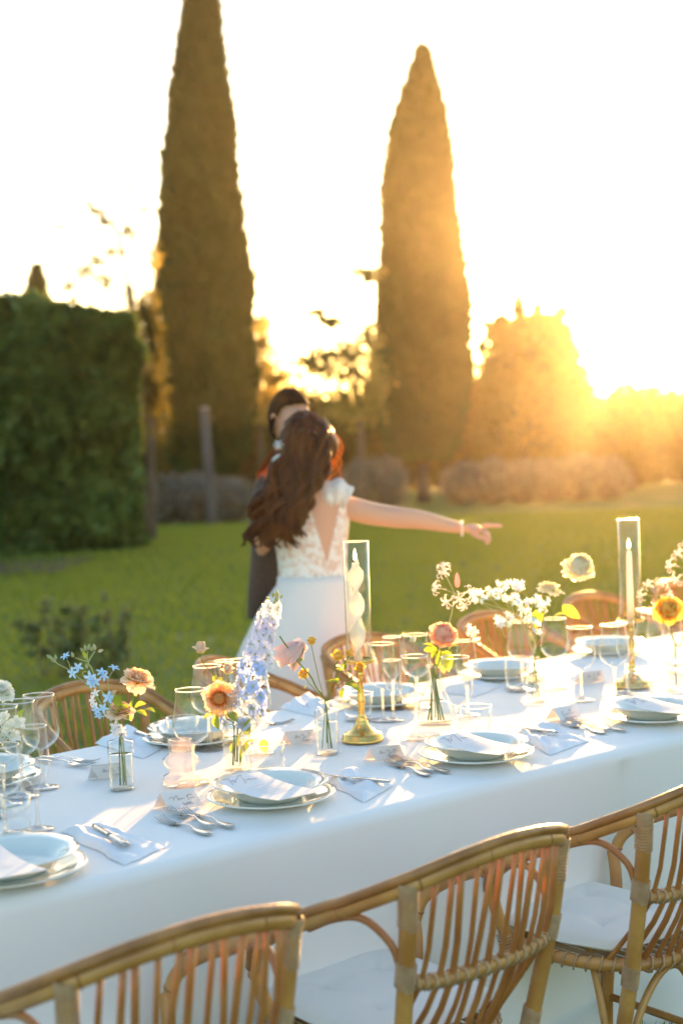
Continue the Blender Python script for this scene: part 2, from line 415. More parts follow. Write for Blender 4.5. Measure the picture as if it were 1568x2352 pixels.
loose_tree('light airy bush just right of the left cypress', [(600, 1090), (598, 980), (596, 860)], [[(596, 900), (610, 820), (620, 760)]],
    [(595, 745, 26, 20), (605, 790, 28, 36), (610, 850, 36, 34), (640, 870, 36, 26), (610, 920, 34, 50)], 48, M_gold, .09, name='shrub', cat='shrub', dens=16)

def mass(label, blobs, D, m, size, n, name='broad_tree', cat='tree', grp='trees beyond the garden', trunk=True, shell=.6, extra=None):
    bx = blobs[0][0]; b = atd(bx, 1050, D); root = thing(name, label, cat, (b.x, D, 0), group=grp)
    C = []; mb = MB(); s = D / FPX; tot = sum(r[2] * r[3] for r in blobs)
    for i, (px, py, rx, ry) in enumerate(blobs):
        q = atd(px, py, D); c = (q.x - b.x, random.uniform(-.6, .6), q.z)
        C.append(blobpts(c[0], c[1], c[2], rx * s, rx * s * .8, ry * s, int(n * rx * ry / tot), .3, i * 1.7, shell))
        if rx > 14:
            V, f = corebox(root, c, (rx * s * .72, rx * s * .6, ry * s * .72)); mb.add(V, f)
    if extra:
        for (px, py, rx, ry) in extra:
            q = atd(px, py, D); C.append(blobpts(q.x - b.x, 0, q.z, rx * s, rx * s * .6, ry * s, int(30 + rx * ry * .5), .5, px, .1))
    cards(np.concatenate(C), size, 'crown', m, root, aspect=1.7)
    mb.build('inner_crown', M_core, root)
    if trunk: MB().tube([(0, 0, -.1), (0, .1, 1.2), (.1, 0, 2.6)], [.25, .2, .16], 9).build('trunk', M_bark, root)
mass('rounded tree with spiky top shoots at the right, left of the sun', [(1205, 960, 130, 130), (1180, 850, 80, 80), (1240, 830, 85, 80), (1150, 900, 60, 80), (1290, 900, 70, 80), (1210, 780, 70, 55)], 56, M_mid, .16, 16000,
     extra=[(1190, 715, 16, 44), (1150, 735, 18, 16), (1125, 745, 22, 10), (1235, 720, 10, 34), (1275, 745, 22, 30), (1290, 720, 14, 18), (1140, 770, 30, 20), (1300, 770, 20, 30), (1255, 740, 12, 20), (1110, 800, 14, 16)])
mass('long low tree crown under the blazing sun', [(1450, 985, 110, 105), (1390, 1000, 90, 90), (1520, 1000, 90, 105), (1330, 1000, 90, 90)], 60, M_mid, .17, 12000)
mass('low tree crown cut by the right edge of the picture', [(1590, 990, 90, 120), (1680, 980, 110, 130), (1800, 970, 130, 140), (1950, 970, 140, 140)], 62, M_mid, .19, 9000)
mass('dark clump of trees behind the bride and groom', [(640, 985, 80, 100), (720, 1000, 80, 100), (560, 990, 90, 110), (670, 930, 50, 46)], 58, M_mid, .17, 9000)
mass('dim row of trees behind the right cypress', [(860, 990, 90, 100), (940, 990, 90, 110), (1030, 985, 90, 120), (1110, 970, 80, 110), (790, 1000, 70, 80)], 64, M_mid, .18, 11000)
mass('dark wood behind the tall hedge and the left cypress', [(300, 960, 120, 130), (420, 970, 120, 130), (120, 940, 150, 160), (-60, 940, 160, 170), (-300, 940, 180, 180)], 66, M_mid, .22, 11000)

low_hedge('dense dark back hedge closing the garden on the left', -420, 600, 985, 1078, 74, 3, 9000, M_mid, 'boundary_hedge', .22, 'boundary hedges at the far end of the garden', 'hedge', 3)
low_hedge('dense back hedge closing the garden between and behind the cypresses', 560, 1120, 975, 1072, 72, 3, 7000, M_mid, 'boundary_hedge', .22, 'boundary hedges at the far end of the garden', 'hedge', 3)
low_hedge('back hedge closing the garden under the low sun', 1100, 2100, 975, 1058, 70, 3, 10000, M_mid, 'boundary_hedge', .22, 'boundary hedges at the far end of the garden', 'hedge', 3)
# blurred rose bushes on the grass at the left
def rosebush(label, px, pyb, w, h, n):
    b = onz(px, pyb); root = thing('rose_bush', label, 'bush', (b.x, b.y, 0), group='low bushes growing on the lawn')
    s = b.y / FPX; C = []
    for i in range(11):
        cx = random.uniform(-w, w) * .5 * s; hh = random.uniform(.45, 1.0) * h * s; yy = random.uniform(-.2, .2)
        MB().tube(spl([(cx * .3, yy * .3, -.02), (cx * .6, yy * .7, hh * .5), (cx, yy, hh)], 4), list(np.linspace(.006, .002, 9)), 5).build('stem', M_bark, root)
        for k in range(4):
            t = random.uniform(.3, 1.02)
            C.append(blobpts(cx * (.4 + .6 * t), yy, hh * t, .05 + .03 * random.random(), .06, .05, n // 44, .5, i, .1))
    cards(np.concatenate(C), .035, 'foliage', mat('bush_foliage', (.14, .19, .06), .6, (.22, .25, .09), 8, translucent=.35, tcol=(.3, .28, .08)), root, aspect=1.5)
rosebush('sparse leafy bush on the lawn above the blue flowers, left one of two', 130, 1560, 170, 200, 900)
rosebush('sparse leafy bush on the lawn, right one of two beside the left bush', 265, 1560, 130, 190, 800)

# evening haze, a volume added for the sun's glow and lens glare
hz = MB().box((-128, -50, -1.2), (128, 128, 24)).build('haze', None, smooth=False)
hm = bpy.data.materials.new('glow_haze'); hm.use_nodes = True; hn = hm.node_tree; hn.nodes.clear()
ho = hn.nodes.new('ShaderNodeOutputMaterial'); hv = hn.nodes.new('ShaderNodeVolumePrincipled')
hv.inputs['Color'].default_value = (.98, .86, .64, 1); hv.inputs['Density'].default_value = .00027; hv.inputs['Anisotropy'].default_value = .86  # warm tint turns the glow around the sun orange
hn.links.new(hv.outputs[0], ho.inputs['Volume']); hz.data.materials.append(hm)
tag(hz, 'pale evening haze added to the garden air for the warm sun glow', None, None, 'stuff')
# ------------------------------------------------------------ the table frame
TZ = 0.744                                       # height of the table top
UA = R(40); U = Vector((math.cos(UA), math.sin(UA), 0)); W_ = Vector((-math.sin(UA), math.cos(UA), 0)); ORG = Vector((-.159, 3.2, 0))
def UV(u, v, z=0.0): return ORG + U * u + W_ * v + Vector((0, 0, z))
def T(px, py, z=TZ): return onz(px, py, z)
def vfar(u): return .885 + .07 * u
VN = -.215
M_cloth = mat('white_linen', (.85, .83, .81), .85, (.79, .78, .77), 1.3, bump=.06, bscale=900, sheen=.2, spec=.2)
def tablecloth():
    nu = 400; us = np.linspace(-2.1, 7.0, nu); P = []
    prof = [(-1, i) for i in range(13)]          # near drop, from the hem up
    nt_ = 40
    for u in us:
        vf = vfar(u); row = []
        # near drop
        H = TZ - .03
        for i in range(16):
            t = 1 - i / 15                        # 1 at hem
            h = .02 + (H - .02) * (1 - t)
            fold = (math.sin(u * 9.1 + .8 * math.sin(u * 2.3)) * .6 + math.sin(u * 21 + 2) * .25 + 1.2 * noise.noise(Vector((u * 2.2, 0, 1)))) * t ** 1.3 + 1.1 * noise.noise(Vector((u * 1.3, h * 1.1, 7))) * min(1, 3 * t) * (.35 + .3 * t) + .5 * math.exp(-((u - .92) / .008) ** 2)
            corner = .0
            row.append((u + .01 * fold, VN - .028 - .045 * t + .060 * fold, h))
        for i in range(1, 6):
            a = math.pi / 2 * i / 6
            row.append((u, VN - .028 * math.cos(a), TZ - .03 + .03 * math.sin(a)))
        for i in range(nt_ + 1):
            v = VN + (vf - VN) * i / nt_
            z = TZ
            cr = math.exp(-((v - .33) / .006) ** 2) * .0012 + math.exp(-(((u + 3) % .62 - .31) / .006) ** 2) * .0014
            z += cr + .0008 * noise.noise(Vector((u * 3, v * 3, 0)))
            row.append((u, v, z))
        for i in range(1, 6):
            a = math.pi / 2 * (1 - i / 6)
            row.append((u, vf + .028 * math.cos(a), TZ - .03 + .03 * math.sin(a)))
        for i in range(8):
            t = i / 7; fold = math.sin(u * 10 + 1) * .6 + 1.2 * noise.noise(Vector((u * 2.2, 5, 1)))
            row.append((u, vf + .028 + .04 * t + .04 * fold * t, TZ - .03 - (TZ - .05) * t))
        P += [tuple(UV(a, b, c)) for a, b, c in row]; m = len(row)
    o = MB().grid(P, nu, m).build('tablecloth', M_cloth)
    tag(o, 'long white linen tablecloth covering the banquet table down to the grass', 'tablecloth')
tablecloth()

# ------------------------------------------------------------ rattan chairs
M_rat = mat('rattan_pole', (.40, .175, .042), .38, (.62, .33, .095), 7, bump=.25, bscale=60, spec=.5, detail=6, coat=.15)
M_rat2 = mat('rattan_dark_pole', (.26, .10, .026), .4, (.46, .21, .06), 9, bump=.25, bscale=60, coat=.15)
M_rod = mat('rattan_rod', (.36, .13, .035), .4, (.50, .22, .06), 9, bump=.15, bscale=80, coat=.15)
M_bind = mat('rattan_binding', (.42, .25, .13), .5, (.55, .37, .21), 30, bump=.4, bscale=120)
M_cush = mat('cream_cushion', (.78, .76, .69), .9, (.72, .71, .64), 3, bump=.15, bscale=300, sheen=.2)
def wrap(pts, r, turns, wr=.0019):
    """a cane lashing wound round a pole"""
    P = [Vector(p) for p in pts]; out = []; n = turns * 8
    ax = (P[-1] - P[0]).normalized(); sd = ax.orthogonal().normalized(); up = ax.cross(sd)
    for i in range(n + 1):
        t = i / n; k = t * (len(P) - 1); j = min(int(k), len(P) - 2); c = P[j].lerp(P[j + 1], k - j); a = 2 * math.pi * i / 8
        out.append(c + sd * math.cos(a) * (r + .001) + up * math.sin(a) * (r + .001))
    return MB().tube(out, wr, 5)
def make_chair(label, cat='chair'):
    t = thing('rattan_chair', label, cat, (0, 0, 0), 0, None)
    def B(mb, nm, m=M_rat): return mb.build(nm, m, t)
    # hoop rail: front of one arm, round the back, front of the other arm
    half = [(.255, .175, .50), (.263, .15, .56), (.272, .08, .612), (.274, -.03, .662), (.265, -.15, .715), (.232, -.262, .768), (.13, -.305, .797), (0, -.318, .808)]
    rail = [(-x, y, z) for x, y, z in half] + [(x, y, z) for x, y, z in half[::-1][1:]]
    rs = spl(rail, 6)
    B(MB().tube(rs, .0150, 10), 'hoop_rail')
    B(MB().tube([p + Vector((p.x * .045, -.006 if p.y < -.1 else 0, .019)) for p in rs], .010, 8), 'upper_rail', M_rat2)
    for j in (5, 13, 22, 31, 39, 48, 57, 66, 75, 81):
        if j < len(rs) - 1:
            d = (rs[j + 1] - rs[j]).normalized(); mb = MB().tube([rs[j] - d * .003, rs[j] - d * .001, rs[j] + d * .001, rs[j] + d * .003], [.0148, .0166, .0166, .0148], 10); B(mb, 'cane_node', M_rat2)
    def onrail(x):                                # point of the rail at a given x on the back
        best = min((p for p in rs if p.y < -.17), key=lambda p: abs(p.x - x)); return best
    mid = spl([(-.222, -.225, .585), (-.18, -.250, .58), (-.1, -.262, .577), (0, -.266, .575), (.1, -.262, .577), (.18, -.250, .58), (.222, -.225, .585)], 5)
    B(MB().tube(mid, .012, 8), 'middle_rail')
    n = 24
    seat = [(.225 * math.cos(a) * (1 - .06 * math.sin(a)), .225 * math.sin(a) + .035, .397) for a in [2 * math.pi * i / n for i in range(n)]]
    B(MB().tube(seat, .015, 8, closed=True), 'seat_ring')
    # woven seat
    mb = MB()
    for i in range(13):
        x = -.2 + .4 * i / 12; h = math.sqrt(max(0, 1 - (x / .225) ** 2)) * .215
        mb.tube([(x, -h + .035, .402), (x, h + .035, .402)], .006, 5)
    B(mb, 'seat_canes', M_bind)
    for s in (-1, 1):
        B(MB().tube(spl([(s * .236, -.262, .76), (s * .226, -.238, .60), (s * .208, -.195, .402), (s * .20, -.150, .2), (s * .20, -.125, .0)], 5), .0175, 9), 'rear_leg')
        B(MB().tube(spl([(s * .255, .175, .52), (s * .245, .16, .46), (s * .225, .15, .39), (s * .21, .17, .2), (s * .21, .18, .0)], 5), .016, 9), 'front_leg')
        B(MB().tube(spl([(s * .230, -.232, .60), (s * .240, -.215, .655), (s * .258, -.16, .692), (s * .268, -.09, .678), (s * .272, -.02, .645)], 5), .008, 7), 'arm_brace', M_rod)
        B(MB().tube(spl([(s * .2, -.14, .12), (s * .19, -.10, .30), (s * .16, -.05, .40), (s * .1, 0, .415)], 5), .009, 7), 'seat_brace')
        B(MB().tube([(s * .20, -.145, .16), (s * .21, .17, .16)], .010, 7), 'stretcher')
        w = wrap([(s * .240, -.262, .775), (s * .235, -.259, .75), (s * .231, -.252, .69)], .0185, 19); B(w, 'lashing', M_bind)
        B(wrap([(s * .228, -.243, .625), (s * .224, -.232, .575)], .0185, 13), 'lashing', M_bind)
        B(wrap([(s * .210, -.199, .425), (s * .206, -.188, .375)], .0185, 12), 'lashing', M_bind)
        B(wrap([(s * .234, .155, .42), (s * .224, .151, .37)], .020, 7), 'lashing', M_bind)
    B(MB().tube([(-.20, -.145, .16), (.20, -.145, .16)], .010, 7), 'stretcher')
    B(MB().tube(spl([(-.2, -.135, .10), (-.1, -.15, .30), (0, -.16, .37), (.1, -.15, .30), (.2, -.135, .10)], 6), .009, 7), 'arched_brace')
    for i in range(12):
        f = (i + .5) / 12 * 2 - 1; x = f * .212
        a = onrail(x * 1.0); m_ = min(mid, key=lambda p: abs(p.x - f * .205)); q = Vector((f * .19, -math.sqrt(max(0, 1 - (f * .19 / .225) ** 2)) * .222 + .035, .402))
        B(MB().tube(spl([a, m_, q, q + Vector((0, .015, -.03))], 3), .0058 + .0008 * (i % 3), 6), 'spindle', M_rod)
    # cane criss-cross on the rings
    mb = MB(); m2 = len(mid)
    for k in range(2):
        pts = []
        for i in range(m2 * 4):
            tt = i / 4; j = min(int(tt), m2 - 2); c = mid[j].lerp(mid[j + 1], tt - j); a = i * math.pi / 3.0 * (1 if k == 0 else -1) + k
            d = (mid[j + 1] - mid[j]).normalized(); sd = d.cross(Vector((0, 0, 1))); pts.append(c + sd * math.cos(a) * .0145 + Vector((0, 0, 1)) * math.sin(a) * .0145)
        mb.tube(pts, .0028, 4)
    B(mb, 'cane_binding', M_bind)
    mb = MB(); pts = []
    for i in range(150):
        A = math.pi + math.pi * i / 150; c = Vector((.225 * math.cos(A) * (1 - .06 * math.sin(A)), .225 * math.sin(A) + .035, .397)); o_ = Vector((math.cos(A), math.sin(A), 0)); b = i * math.pi / 3.0
        pts.append(c + o_ * math.cos(b) * .0185 + Vector((0, 0, 1)) * math.sin(b) * .0185)
    mb.tube(pts, .0028, 4); B(mb, 'cane_binding', M_bind)
    return t
def make_cushion(label):
    nu = 33; V = []
    def hgt(x, y):
        e = max(abs(x), abs(y)); h = (1 - e ** 6) ** .5
        tuft = sum(math.exp(-(((x - a) ** 2 + (y - b) ** 2) / .012)) for a in (-.38, .38) for b in (-.38, .38))
        seam = math.exp(-((abs(abs(x) - .38)) / .035) ** 2) * (abs(y) < .4) * .35 + math.exp(-((abs(abs(y) - .38)) / .035) ** 2) * (abs(x) < .4) * .35
        dg = math.exp(-((abs(abs(x) - abs(y))) / .035) ** 2) * (e > .38) * .4
        return h * (1 - .42 * tuft - .3 * seam - .3 * dg)
    mb = MB()
    for sgn in (1, -1):
        V = []
        for i in range(nu):
            for j in range(nu):
                x = -1 + 2 * i / (nu - 1); y = -1 + 2 * j / (nu - 1)
                k = 1 - .17 * (x * x * y * y) ; z = hgt(x, y) * (.026 if sgn > 0 else .012) * sgn + .003 * noise.noise(Vector((x * 2, y * 2, 1)))
                V.append((x * .214 * k * (1 + .03 * y), y * .205 * k + .052, .432 + z))
        mb.grid(V, nu, nu)
    o = mb.build('seat_cushion', M_cush)
    return tag(o, label, 'cushion', 'cushions on the rattan chairs')
near = [(-.730, -.455, -2, 'nearest rattan chair, cut off by the lower left corner', None),
        (-.080, -.46, 1, 'rattan chair in the middle of the near row, its hoop back fully visible', 'cream tufted cushion on the middle chair of the near row'),
        (.600, -.45, 0, 'rattan chair at the lower right with lashed joints, cut by the right edge', 'cream tufted cushion on the chair at the lower right')]
far = [((190, 1580), 40 + 4, 'far side rattan chair behind the big wine glasses at the left'),
       ((475, 1523), 40 + 38, 'far side rattan chair turned sideways behind the orange garden rose'),
       ((815, 1466), 40 + 2, 'far side rattan chair behind the twisted white candle'),
       ((1115, 1415), 40, 'far side rattan chair behind the coral ranunculus'),
       ((1345, 1370), 40, 'far side rattan chair behind the two cream ranunculus'),
       ((1540, 1342), 40, 'furthest rattan chair at the right edge behind the yellow ranunculus')]
ch0 = make_chair(near[0][3]); ch0['group'] = 'rattan chairs round the long table'; ch0.scale = (.86, 1, .985)
cu0 = None
def setcush(x, y, rz, label):
    global cu0
    if cu0 is None: cu0 = make_cushion(label); o = cu0
    else:
        o = cu0.copy(); COL.objects.link(o); o['label'] = label
    o.location = (x, y, 0); o.rotation_euler = (0, 0, rz); o.scale = (.88, 1, .985)
for i, (u, v, dr, lab, cl) in enumerate(near):
    p = UV(u, v); rz = UA + R(dr)
    c = ch0 if i == 0 else copy_tree(ch0, label=lab)
    c.location = p; c.rotation_euler = (0, 0, rz)
    setcush(p.x, p.y, rz, cl or 'cream tufted cushion on the nearest chair, at the lower left corner')
for (px, py), a, lab in far:
    top = onz(px, py, .80); f = Vector((math.sin(R(a)), -math.cos(R(a)), 0)); c = top + f * .31; c.z = 0
    rz = R(a) + math.pi
    copy_tree(ch0, loc=c, rz=rz, label=lab)
    setcush(c.x, c.y, rz, 'cream cushion on the ' + lab.split(',')[0].replace('far side rattan ', 'far ').replace('rattan ', ''))
# ------------------------------------------------------------ people
def skinmat(name, col): 
    m, n, o = newmat(name); p = N(n, 'ShaderNodeBsdfPrincipled', Roughness=.5); p.inputs['Base Color'].default_value = c4(col)
    p.inputs['Subsurface Weight'].default_value = .25; p.inputs['Subsurface Radius'].default_value = (.03, .012, .006); p.inputs['Subsurface Scale'].default_value = .5
    n.links.new(p.outputs[0], o.inputs[0]); return m
M_skin = skinmat('bride_skin', (.62, .36, .25)); M_skin2 = skinmat('groom_skin', (.50, .28, .19))
def skin(name, joints, edges, m, parent, sub=2, root=0):
    """one continuous surface grown over joints {id:(point, rx, ry)}"""
    ids = list(joints); ix = {k: i for i, k in enumerate(ids)}; L = wloc(parent)
    me = bpy.data.meshes.new(name); me.from_pydata([tuple(Vector(joints[k][0]) - L) for k in ids], [(ix[a], ix[b]) for a, b in edges], [])
    o = bpy.data.objects.new(name, me); COL.objects.link(o)
    md = o.modifiers.new('s', 'SKIN'); md.use_smooth_shade = True; md.branch_smoothing = .6
    for i, k in enumerate(ids):
        sv = me.skin_vertices[0].data[i]; sv.radius = (joints[k][1], joints[k][2] if len(joints[k]) > 2 else joints[k][1]); sv.use_root = (i == root)
    sb = o.modifiers.new('b', 'SUBSURF'); sb.levels = sub; sb.render_levels = sub
    bpy.context.view_layer.update(); dg = bpy.context.evaluated_depsgraph_get()
    me2 = bpy.data.meshes.new_from_object(o.evaluated_get(dg)); bpy.data.objects.remove(o); me2.materials.clear(); me2.materials.append(m)
    me2.polygons.foreach_set('use_smooth', [True] * len(me2.polygons)); me2.name = name
    r = bpy.data.objects.new(name, me2); COL.objects.link(r); r.parent = parent; return r
def loft(secs, n=28):
    """secs: list of (cx, cy, z, rx, ry, rot, wobble)"""
    V = []
    for s in secs:
        cx, cy, z, rx, ry = s[:5]; rot = s[5] if len(s) > 5 else 0; wb = s[6] if len(s) > 6 else 0
        for k in range(n):
            a = 2 * math.pi * k / n; q = 1 + wb * (math.sin(a * 9 + .4) * .5 + math.sin(a * 5 + 1) * .5)
            x = rx * math.cos(a) * q; y = ry * math.sin(a) * q
            V.append((cx + x * math.cos(rot) - y * math.sin(rot), cy + x * math.sin(rot) + y * math.cos(rot), z))
    f = [(i * n + k, i * n + (k + 1) % n, (i + 1) * n + (k + 1) % n, (i + 1) * n + k) for i in range(len(secs) - 1) for k in range(n)]
    f.append(tuple(range(n - 1, -1, -1))); f.append(tuple((len(secs) - 1) * n + k for k in range(n)))
    return V, f
def head(name, c, m, parent, yaw, s=1.0, tilt=0):
    """a head with face: eye sockets, nose, mouth, chin and ears; the face looks along yaw"""
    L = wloc(parent); nu, nv = 32, 24; V = []
    for j in range(nv + 1):
        th = math.pi * j / nv
        for i in range(nu):
            ph = 2 * math.pi * i / nu; x = math.sin(th) * math.sin(ph); y = math.sin(th) * math.cos(ph); z = math.cos(th)
            w = .076 - (.018 * max(0, -z) ** 1.4); dpt = .095; X = x * w; Y = y * dpt; Z = z * .118
            if z < 0 and y < 0: Y *= 1 + .25 * z                 # nape
            front = max(0, y)
            if front > 0:
                nose = math.exp(-(x / .16) ** 2) * math.exp(-((z + .18) / .16) ** 2) * (1 if z > -.3 else math.exp(-((z + .3) / .06) ** 2))
                eye = math.exp(-((abs(x) - .38) / .17) ** 2) * math.exp(-((z - .06) / .10) ** 2)
                brow = math.exp(-((abs(x) - .36) / .3) ** 2) * math.exp(-((z - .24) / .09) ** 2)
                lip = math.exp(-(x / .3) ** 2) * (math.exp(-((z + .46) / .045) ** 2) + math.exp(-((z + .56) / .05) ** 2)); gap = math.exp(-(x / .3) ** 2) * math.exp(-((z + .51) / .025) ** 2)
                chin = math.exp(-(x / .3) ** 2) * math.exp(-((z + .8) / .14) ** 2)
                Y += front * (.028 * nose - .012 * eye + .006 * brow + .007 * lip - .004 * gap + .014 * chin)
            V.append(Vector((X, Y, Z)) * s)
    f = [(j * nu + i, j * nu + (i + 1) % nu, (j + 1) * nu + (i + 1) % nu, (j + 1) * nu + i) for j in range(nv) for i in range(nu)]
    Mx = Matrix.Rotation(-yaw, 3, 'Z') @ Matrix.Rotation(tilt, 3, 'X'); C = Vector(c) - L
    mb = MB().add([C + Mx @ v for v in V], f)
    hd = mb.build(name, m, parent)
    for sx in (-1, 1):
        pts = [C + Mx @ (Vector((sx * (.076 + .010 * math.sin(t)), -.004 + .016 * math.cos(t), .0 + .030 * math.sin(t))) * s) for t in np.linspace(0, 2 * math.pi, 14)[:-1]]
        e = MB().tube(pts, .0055 * s, 6, closed=True); e.add([C + Mx @ (Vector((sx * .076, -.004 + .014 * math.cos(t), .028 * math.sin(t))) * s) for t in np.linspace(0, 2 * math.pi, 14)[:-1]], [tuple(range(13))]); e.build('ear', m, parent)
        e = MB(); cc = C + Mx @ (Vector((sx * .030, .083, .007)) * s)
        for i in range(7):
            for k in range(10):
                th = math.pi * i / 6; ph = 2 * math.pi * k / 10; e_ = Vector((math.sin(th) * math.cos(ph), math.sin(th) * math.sin(ph), math.cos(th))) * .0115 * s
                e.v.append(np.array([tuple(cc + e_)]))
        e.n = 70; e.f = [(i * 10 + k, i * 10 + (k + 1) % 10, (i + 1) * 10 + (k + 1) % 10, (i + 1) * 10 + k) for i in range(6) for k in range(10)]
        e.build('eye', M_eye, parent)
    return hd
M_eye = mat('eye_dark', (.06, .03, .02), .2)
M_suit = mat('dark_suit', (.040, .024, .018), .8, (.055, .034, .026), 60, sheen=.1)  # brown of the warm glow is mixed into the suit colour
M_shirt = mat('white_shirt', (.8, .8, .8), .7)
M_hair = mat('dark_hair', (.014, .006, .004), .4, (.075, .030, .012), 30, translucent=.08, tcol=(.55, .17, .03), stretch=(1, 1, .2), spec=.15)
M_hair2 = mat('short_dark_hair', (.014, .007, .004), .8, (.03, .014, .008), 60, spec=.1)
M_sat = mat('white_dress_satin', (.80, .79, .78), .55, (.76, .76, .77), 2, translucent=.15, sheen=.3)
def lacemat():
    m, n, o = newmat('ivory_lace'); tc = N(n, 'ShaderNodeTexCoord'); v = N(n, 'ShaderNodeTexVoronoi', Scale=60); w = N(n, 'ShaderNodeTexNoise', Scale=34, Detail=5)
    n.links.new(tc.outputs['Object'], v.inputs['Vector']); n.links.new(tc.outputs['Object'], w.inputs['Vector'])
    r = N(n, 'ShaderNodeValToRGB'); r.color_ramp.elements[0].position = .40; r.color_ramp.elements[1].position = .56
    r.color_ramp.elements[0].color = (.72, .54, .44, 1); r.color_ramp.elements[1].color = (.85, .82, .78, 1)
    n.links.new(w.outputs[0], r.inputs[0]); p = N(n, 'ShaderNodeBsdfPrincipled', Roughness=.8); n.links.new(r.outputs[0], p.inputs['Base Color'])
    b = N(n, 'ShaderNodeBump', Strength=.6, Distance=.01); n.links.new(v.outputs[0], b.inputs['Height']); n.links.new(b.outputs[0], p.inputs['Normal']); n.links.new(p.outputs[0], o.inputs[0]); return m
M_lace = lacemat()

def groom():
    D = 6.3; hc = atd(668, 968, D - .02); base = atd(655, 1200, D); base.z = 0
    t = thing('person', 'groom in a dark suit standing behind the bride, face hidden by her hair', 'person', base)
    head('head', hc, M_skin2, t, R(140), 1.06, R(10))
    A = lambda px, py, d=D: atd(px, py, d)
    J = {'pel': (A(650, 1385), .135, .115), 'wai': (A(648, 1290), .14, .11), 'che': (A(648, 1185), .165, .125), 'upc': (A(650, 1115), .15, .11), 'nek': (A(660, 1062), .062, .062), 'nk2': (A(665, 1015), .058, .058),
         'sl': (A(607, 1112), .072, .07), 'el': (A(598, 1235), .056), 'wl': (A(618, 1345, D + .12), .046), 'sr': (A(705, 1120), .072, .07), 'er': (A(735, 1230, D + .05), .055), 'wr': (A(720, 1320, D + .1), .045),
         'hl': (A(622, 1420), .10), 'kl': ((A(622, 1420).x, D, .50), .075), 'al': ((A(622, 1420).x, D, .10), .055), 'hr': (A(685, 1420), .10), 'kr': ((A(685, 1420).x, D, .50), .075), 'ar': ((A(685, 1420).x, D, .10), .055)}
    E = [('pel', 'wai'), ('wai', 'che'), ('che', 'upc'), ('upc', 'nek'), ('upc', 'sl'), ('sl', 'el'), ('el', 'wl'), ('upc', 'sr'), ('sr', 'er'), ('er', 'wr'), ('pel', 'hl'), ('hl', 'kl'), ('kl', 'al'), ('pel', 'hr'), ('hr', 'kr'), ('kr', 'ar')]
    J2 = {k: v for k, v in J.items() if k != 'nk2'}
    skin('suit', J2, E, M_suit, t)
    skin('neck', {'a': J['nek'], 'b': (A(663, 1040), .055), 'c': J['nk2']}, [('a', 'b'), ('b', 'c')], M_skin2, t)
    # jacket skirt reaching mid thigh
    secs = []
    for py, l, r_ in [(1120, 592, 715), (1180, 580, 720), (1260, 576, 715), (1340, 570, 715), (1415, 566, 720)]:
        a, b = A(l, py), A(r_, py); secs.append(((a.x + b.x) / 2 - base.x, 0, (a.z + b.z) / 2, (b.x - a.x) / 2, .15, 0, .01))
    V, f = loft(secs[::-1]); MB().add(V, f).build('jacket', M_suit, t)
    # collar
    c = A(661, 1046) - base; MB().tube([c + Vector((.062 * math.cos(a), .062 * math.sin(a), .01 * math.sin(a + 1))) for a in np.linspace(0, 2 * math.pi, 20)[:-1]], .014, 8, closed=True, flat=1.6).build('shirt_collar', M_shirt, t)
    # hair: cap over the skull, short at the nape
    L = base; Mx = Matrix.Rotation(-R(140), 3, 'Z') @ Matrix.Rotation(R(10), 3, 'X'); V = []; nu, nv = 40, 20
    for j in range(nv + 1):
        th = math.pi * .62 * j / nv
        for i in range(nu):
            ph = 2 * math.pi * i / nu; y = math.cos(ph)
            lim = 1.0 if y < -.4 else (1 - .22 * (y + .4) / .5 if y < .1 else max(.60, .80 - .5 * (y - .1))); tt = th * lim
            d = Vector((math.sin(tt) * math.sin(ph), math.sin(tt) * math.cos(ph), math.cos(tt)))
            k = 1.10 - .07 * (j / nv) ** 2 + .035 * noise.noise(d * 9) + .02 * noise.noise(d * 25); 
            V.append(hc - L + Mx @ Vector((d.x * .080 * k * 1.10, d.y * .099 * k * 1.10, d.z * .124 * k * 1.10)))
    mb = MB().add(V, [(j * nu + i, j * nu + (i + 1) % nu, (j + 1) * nu + (i + 1) % nu, (j + 1) * nu + i) for j in range(nv) for i in range(nu)])
    mb.build('hair', M_hair2, t)
    for sx in (A(622, 1430).x, A(685, 1430).x):
        secs = [(sx - base.x, -.02, .0, .052, .14), (sx - base.x, -.02, .04, .052, .14), (sx - base.x, .02, .09, .045, .09), (sx - base.x, .03, .12, .05, .06)]
        V, f = loft(secs, 16); MB().add(V, f).build('shoe', mat('black_shoe', (.02, .02, .02), .2), t)
    for w in (J['wl'][0], J['wr'][0]):
        hand(t, w, (Vector((.02, -.06, -.10))).normalized(), Vector((0, -1, .2)), M_skin2, (.6, .7, .75, .8))
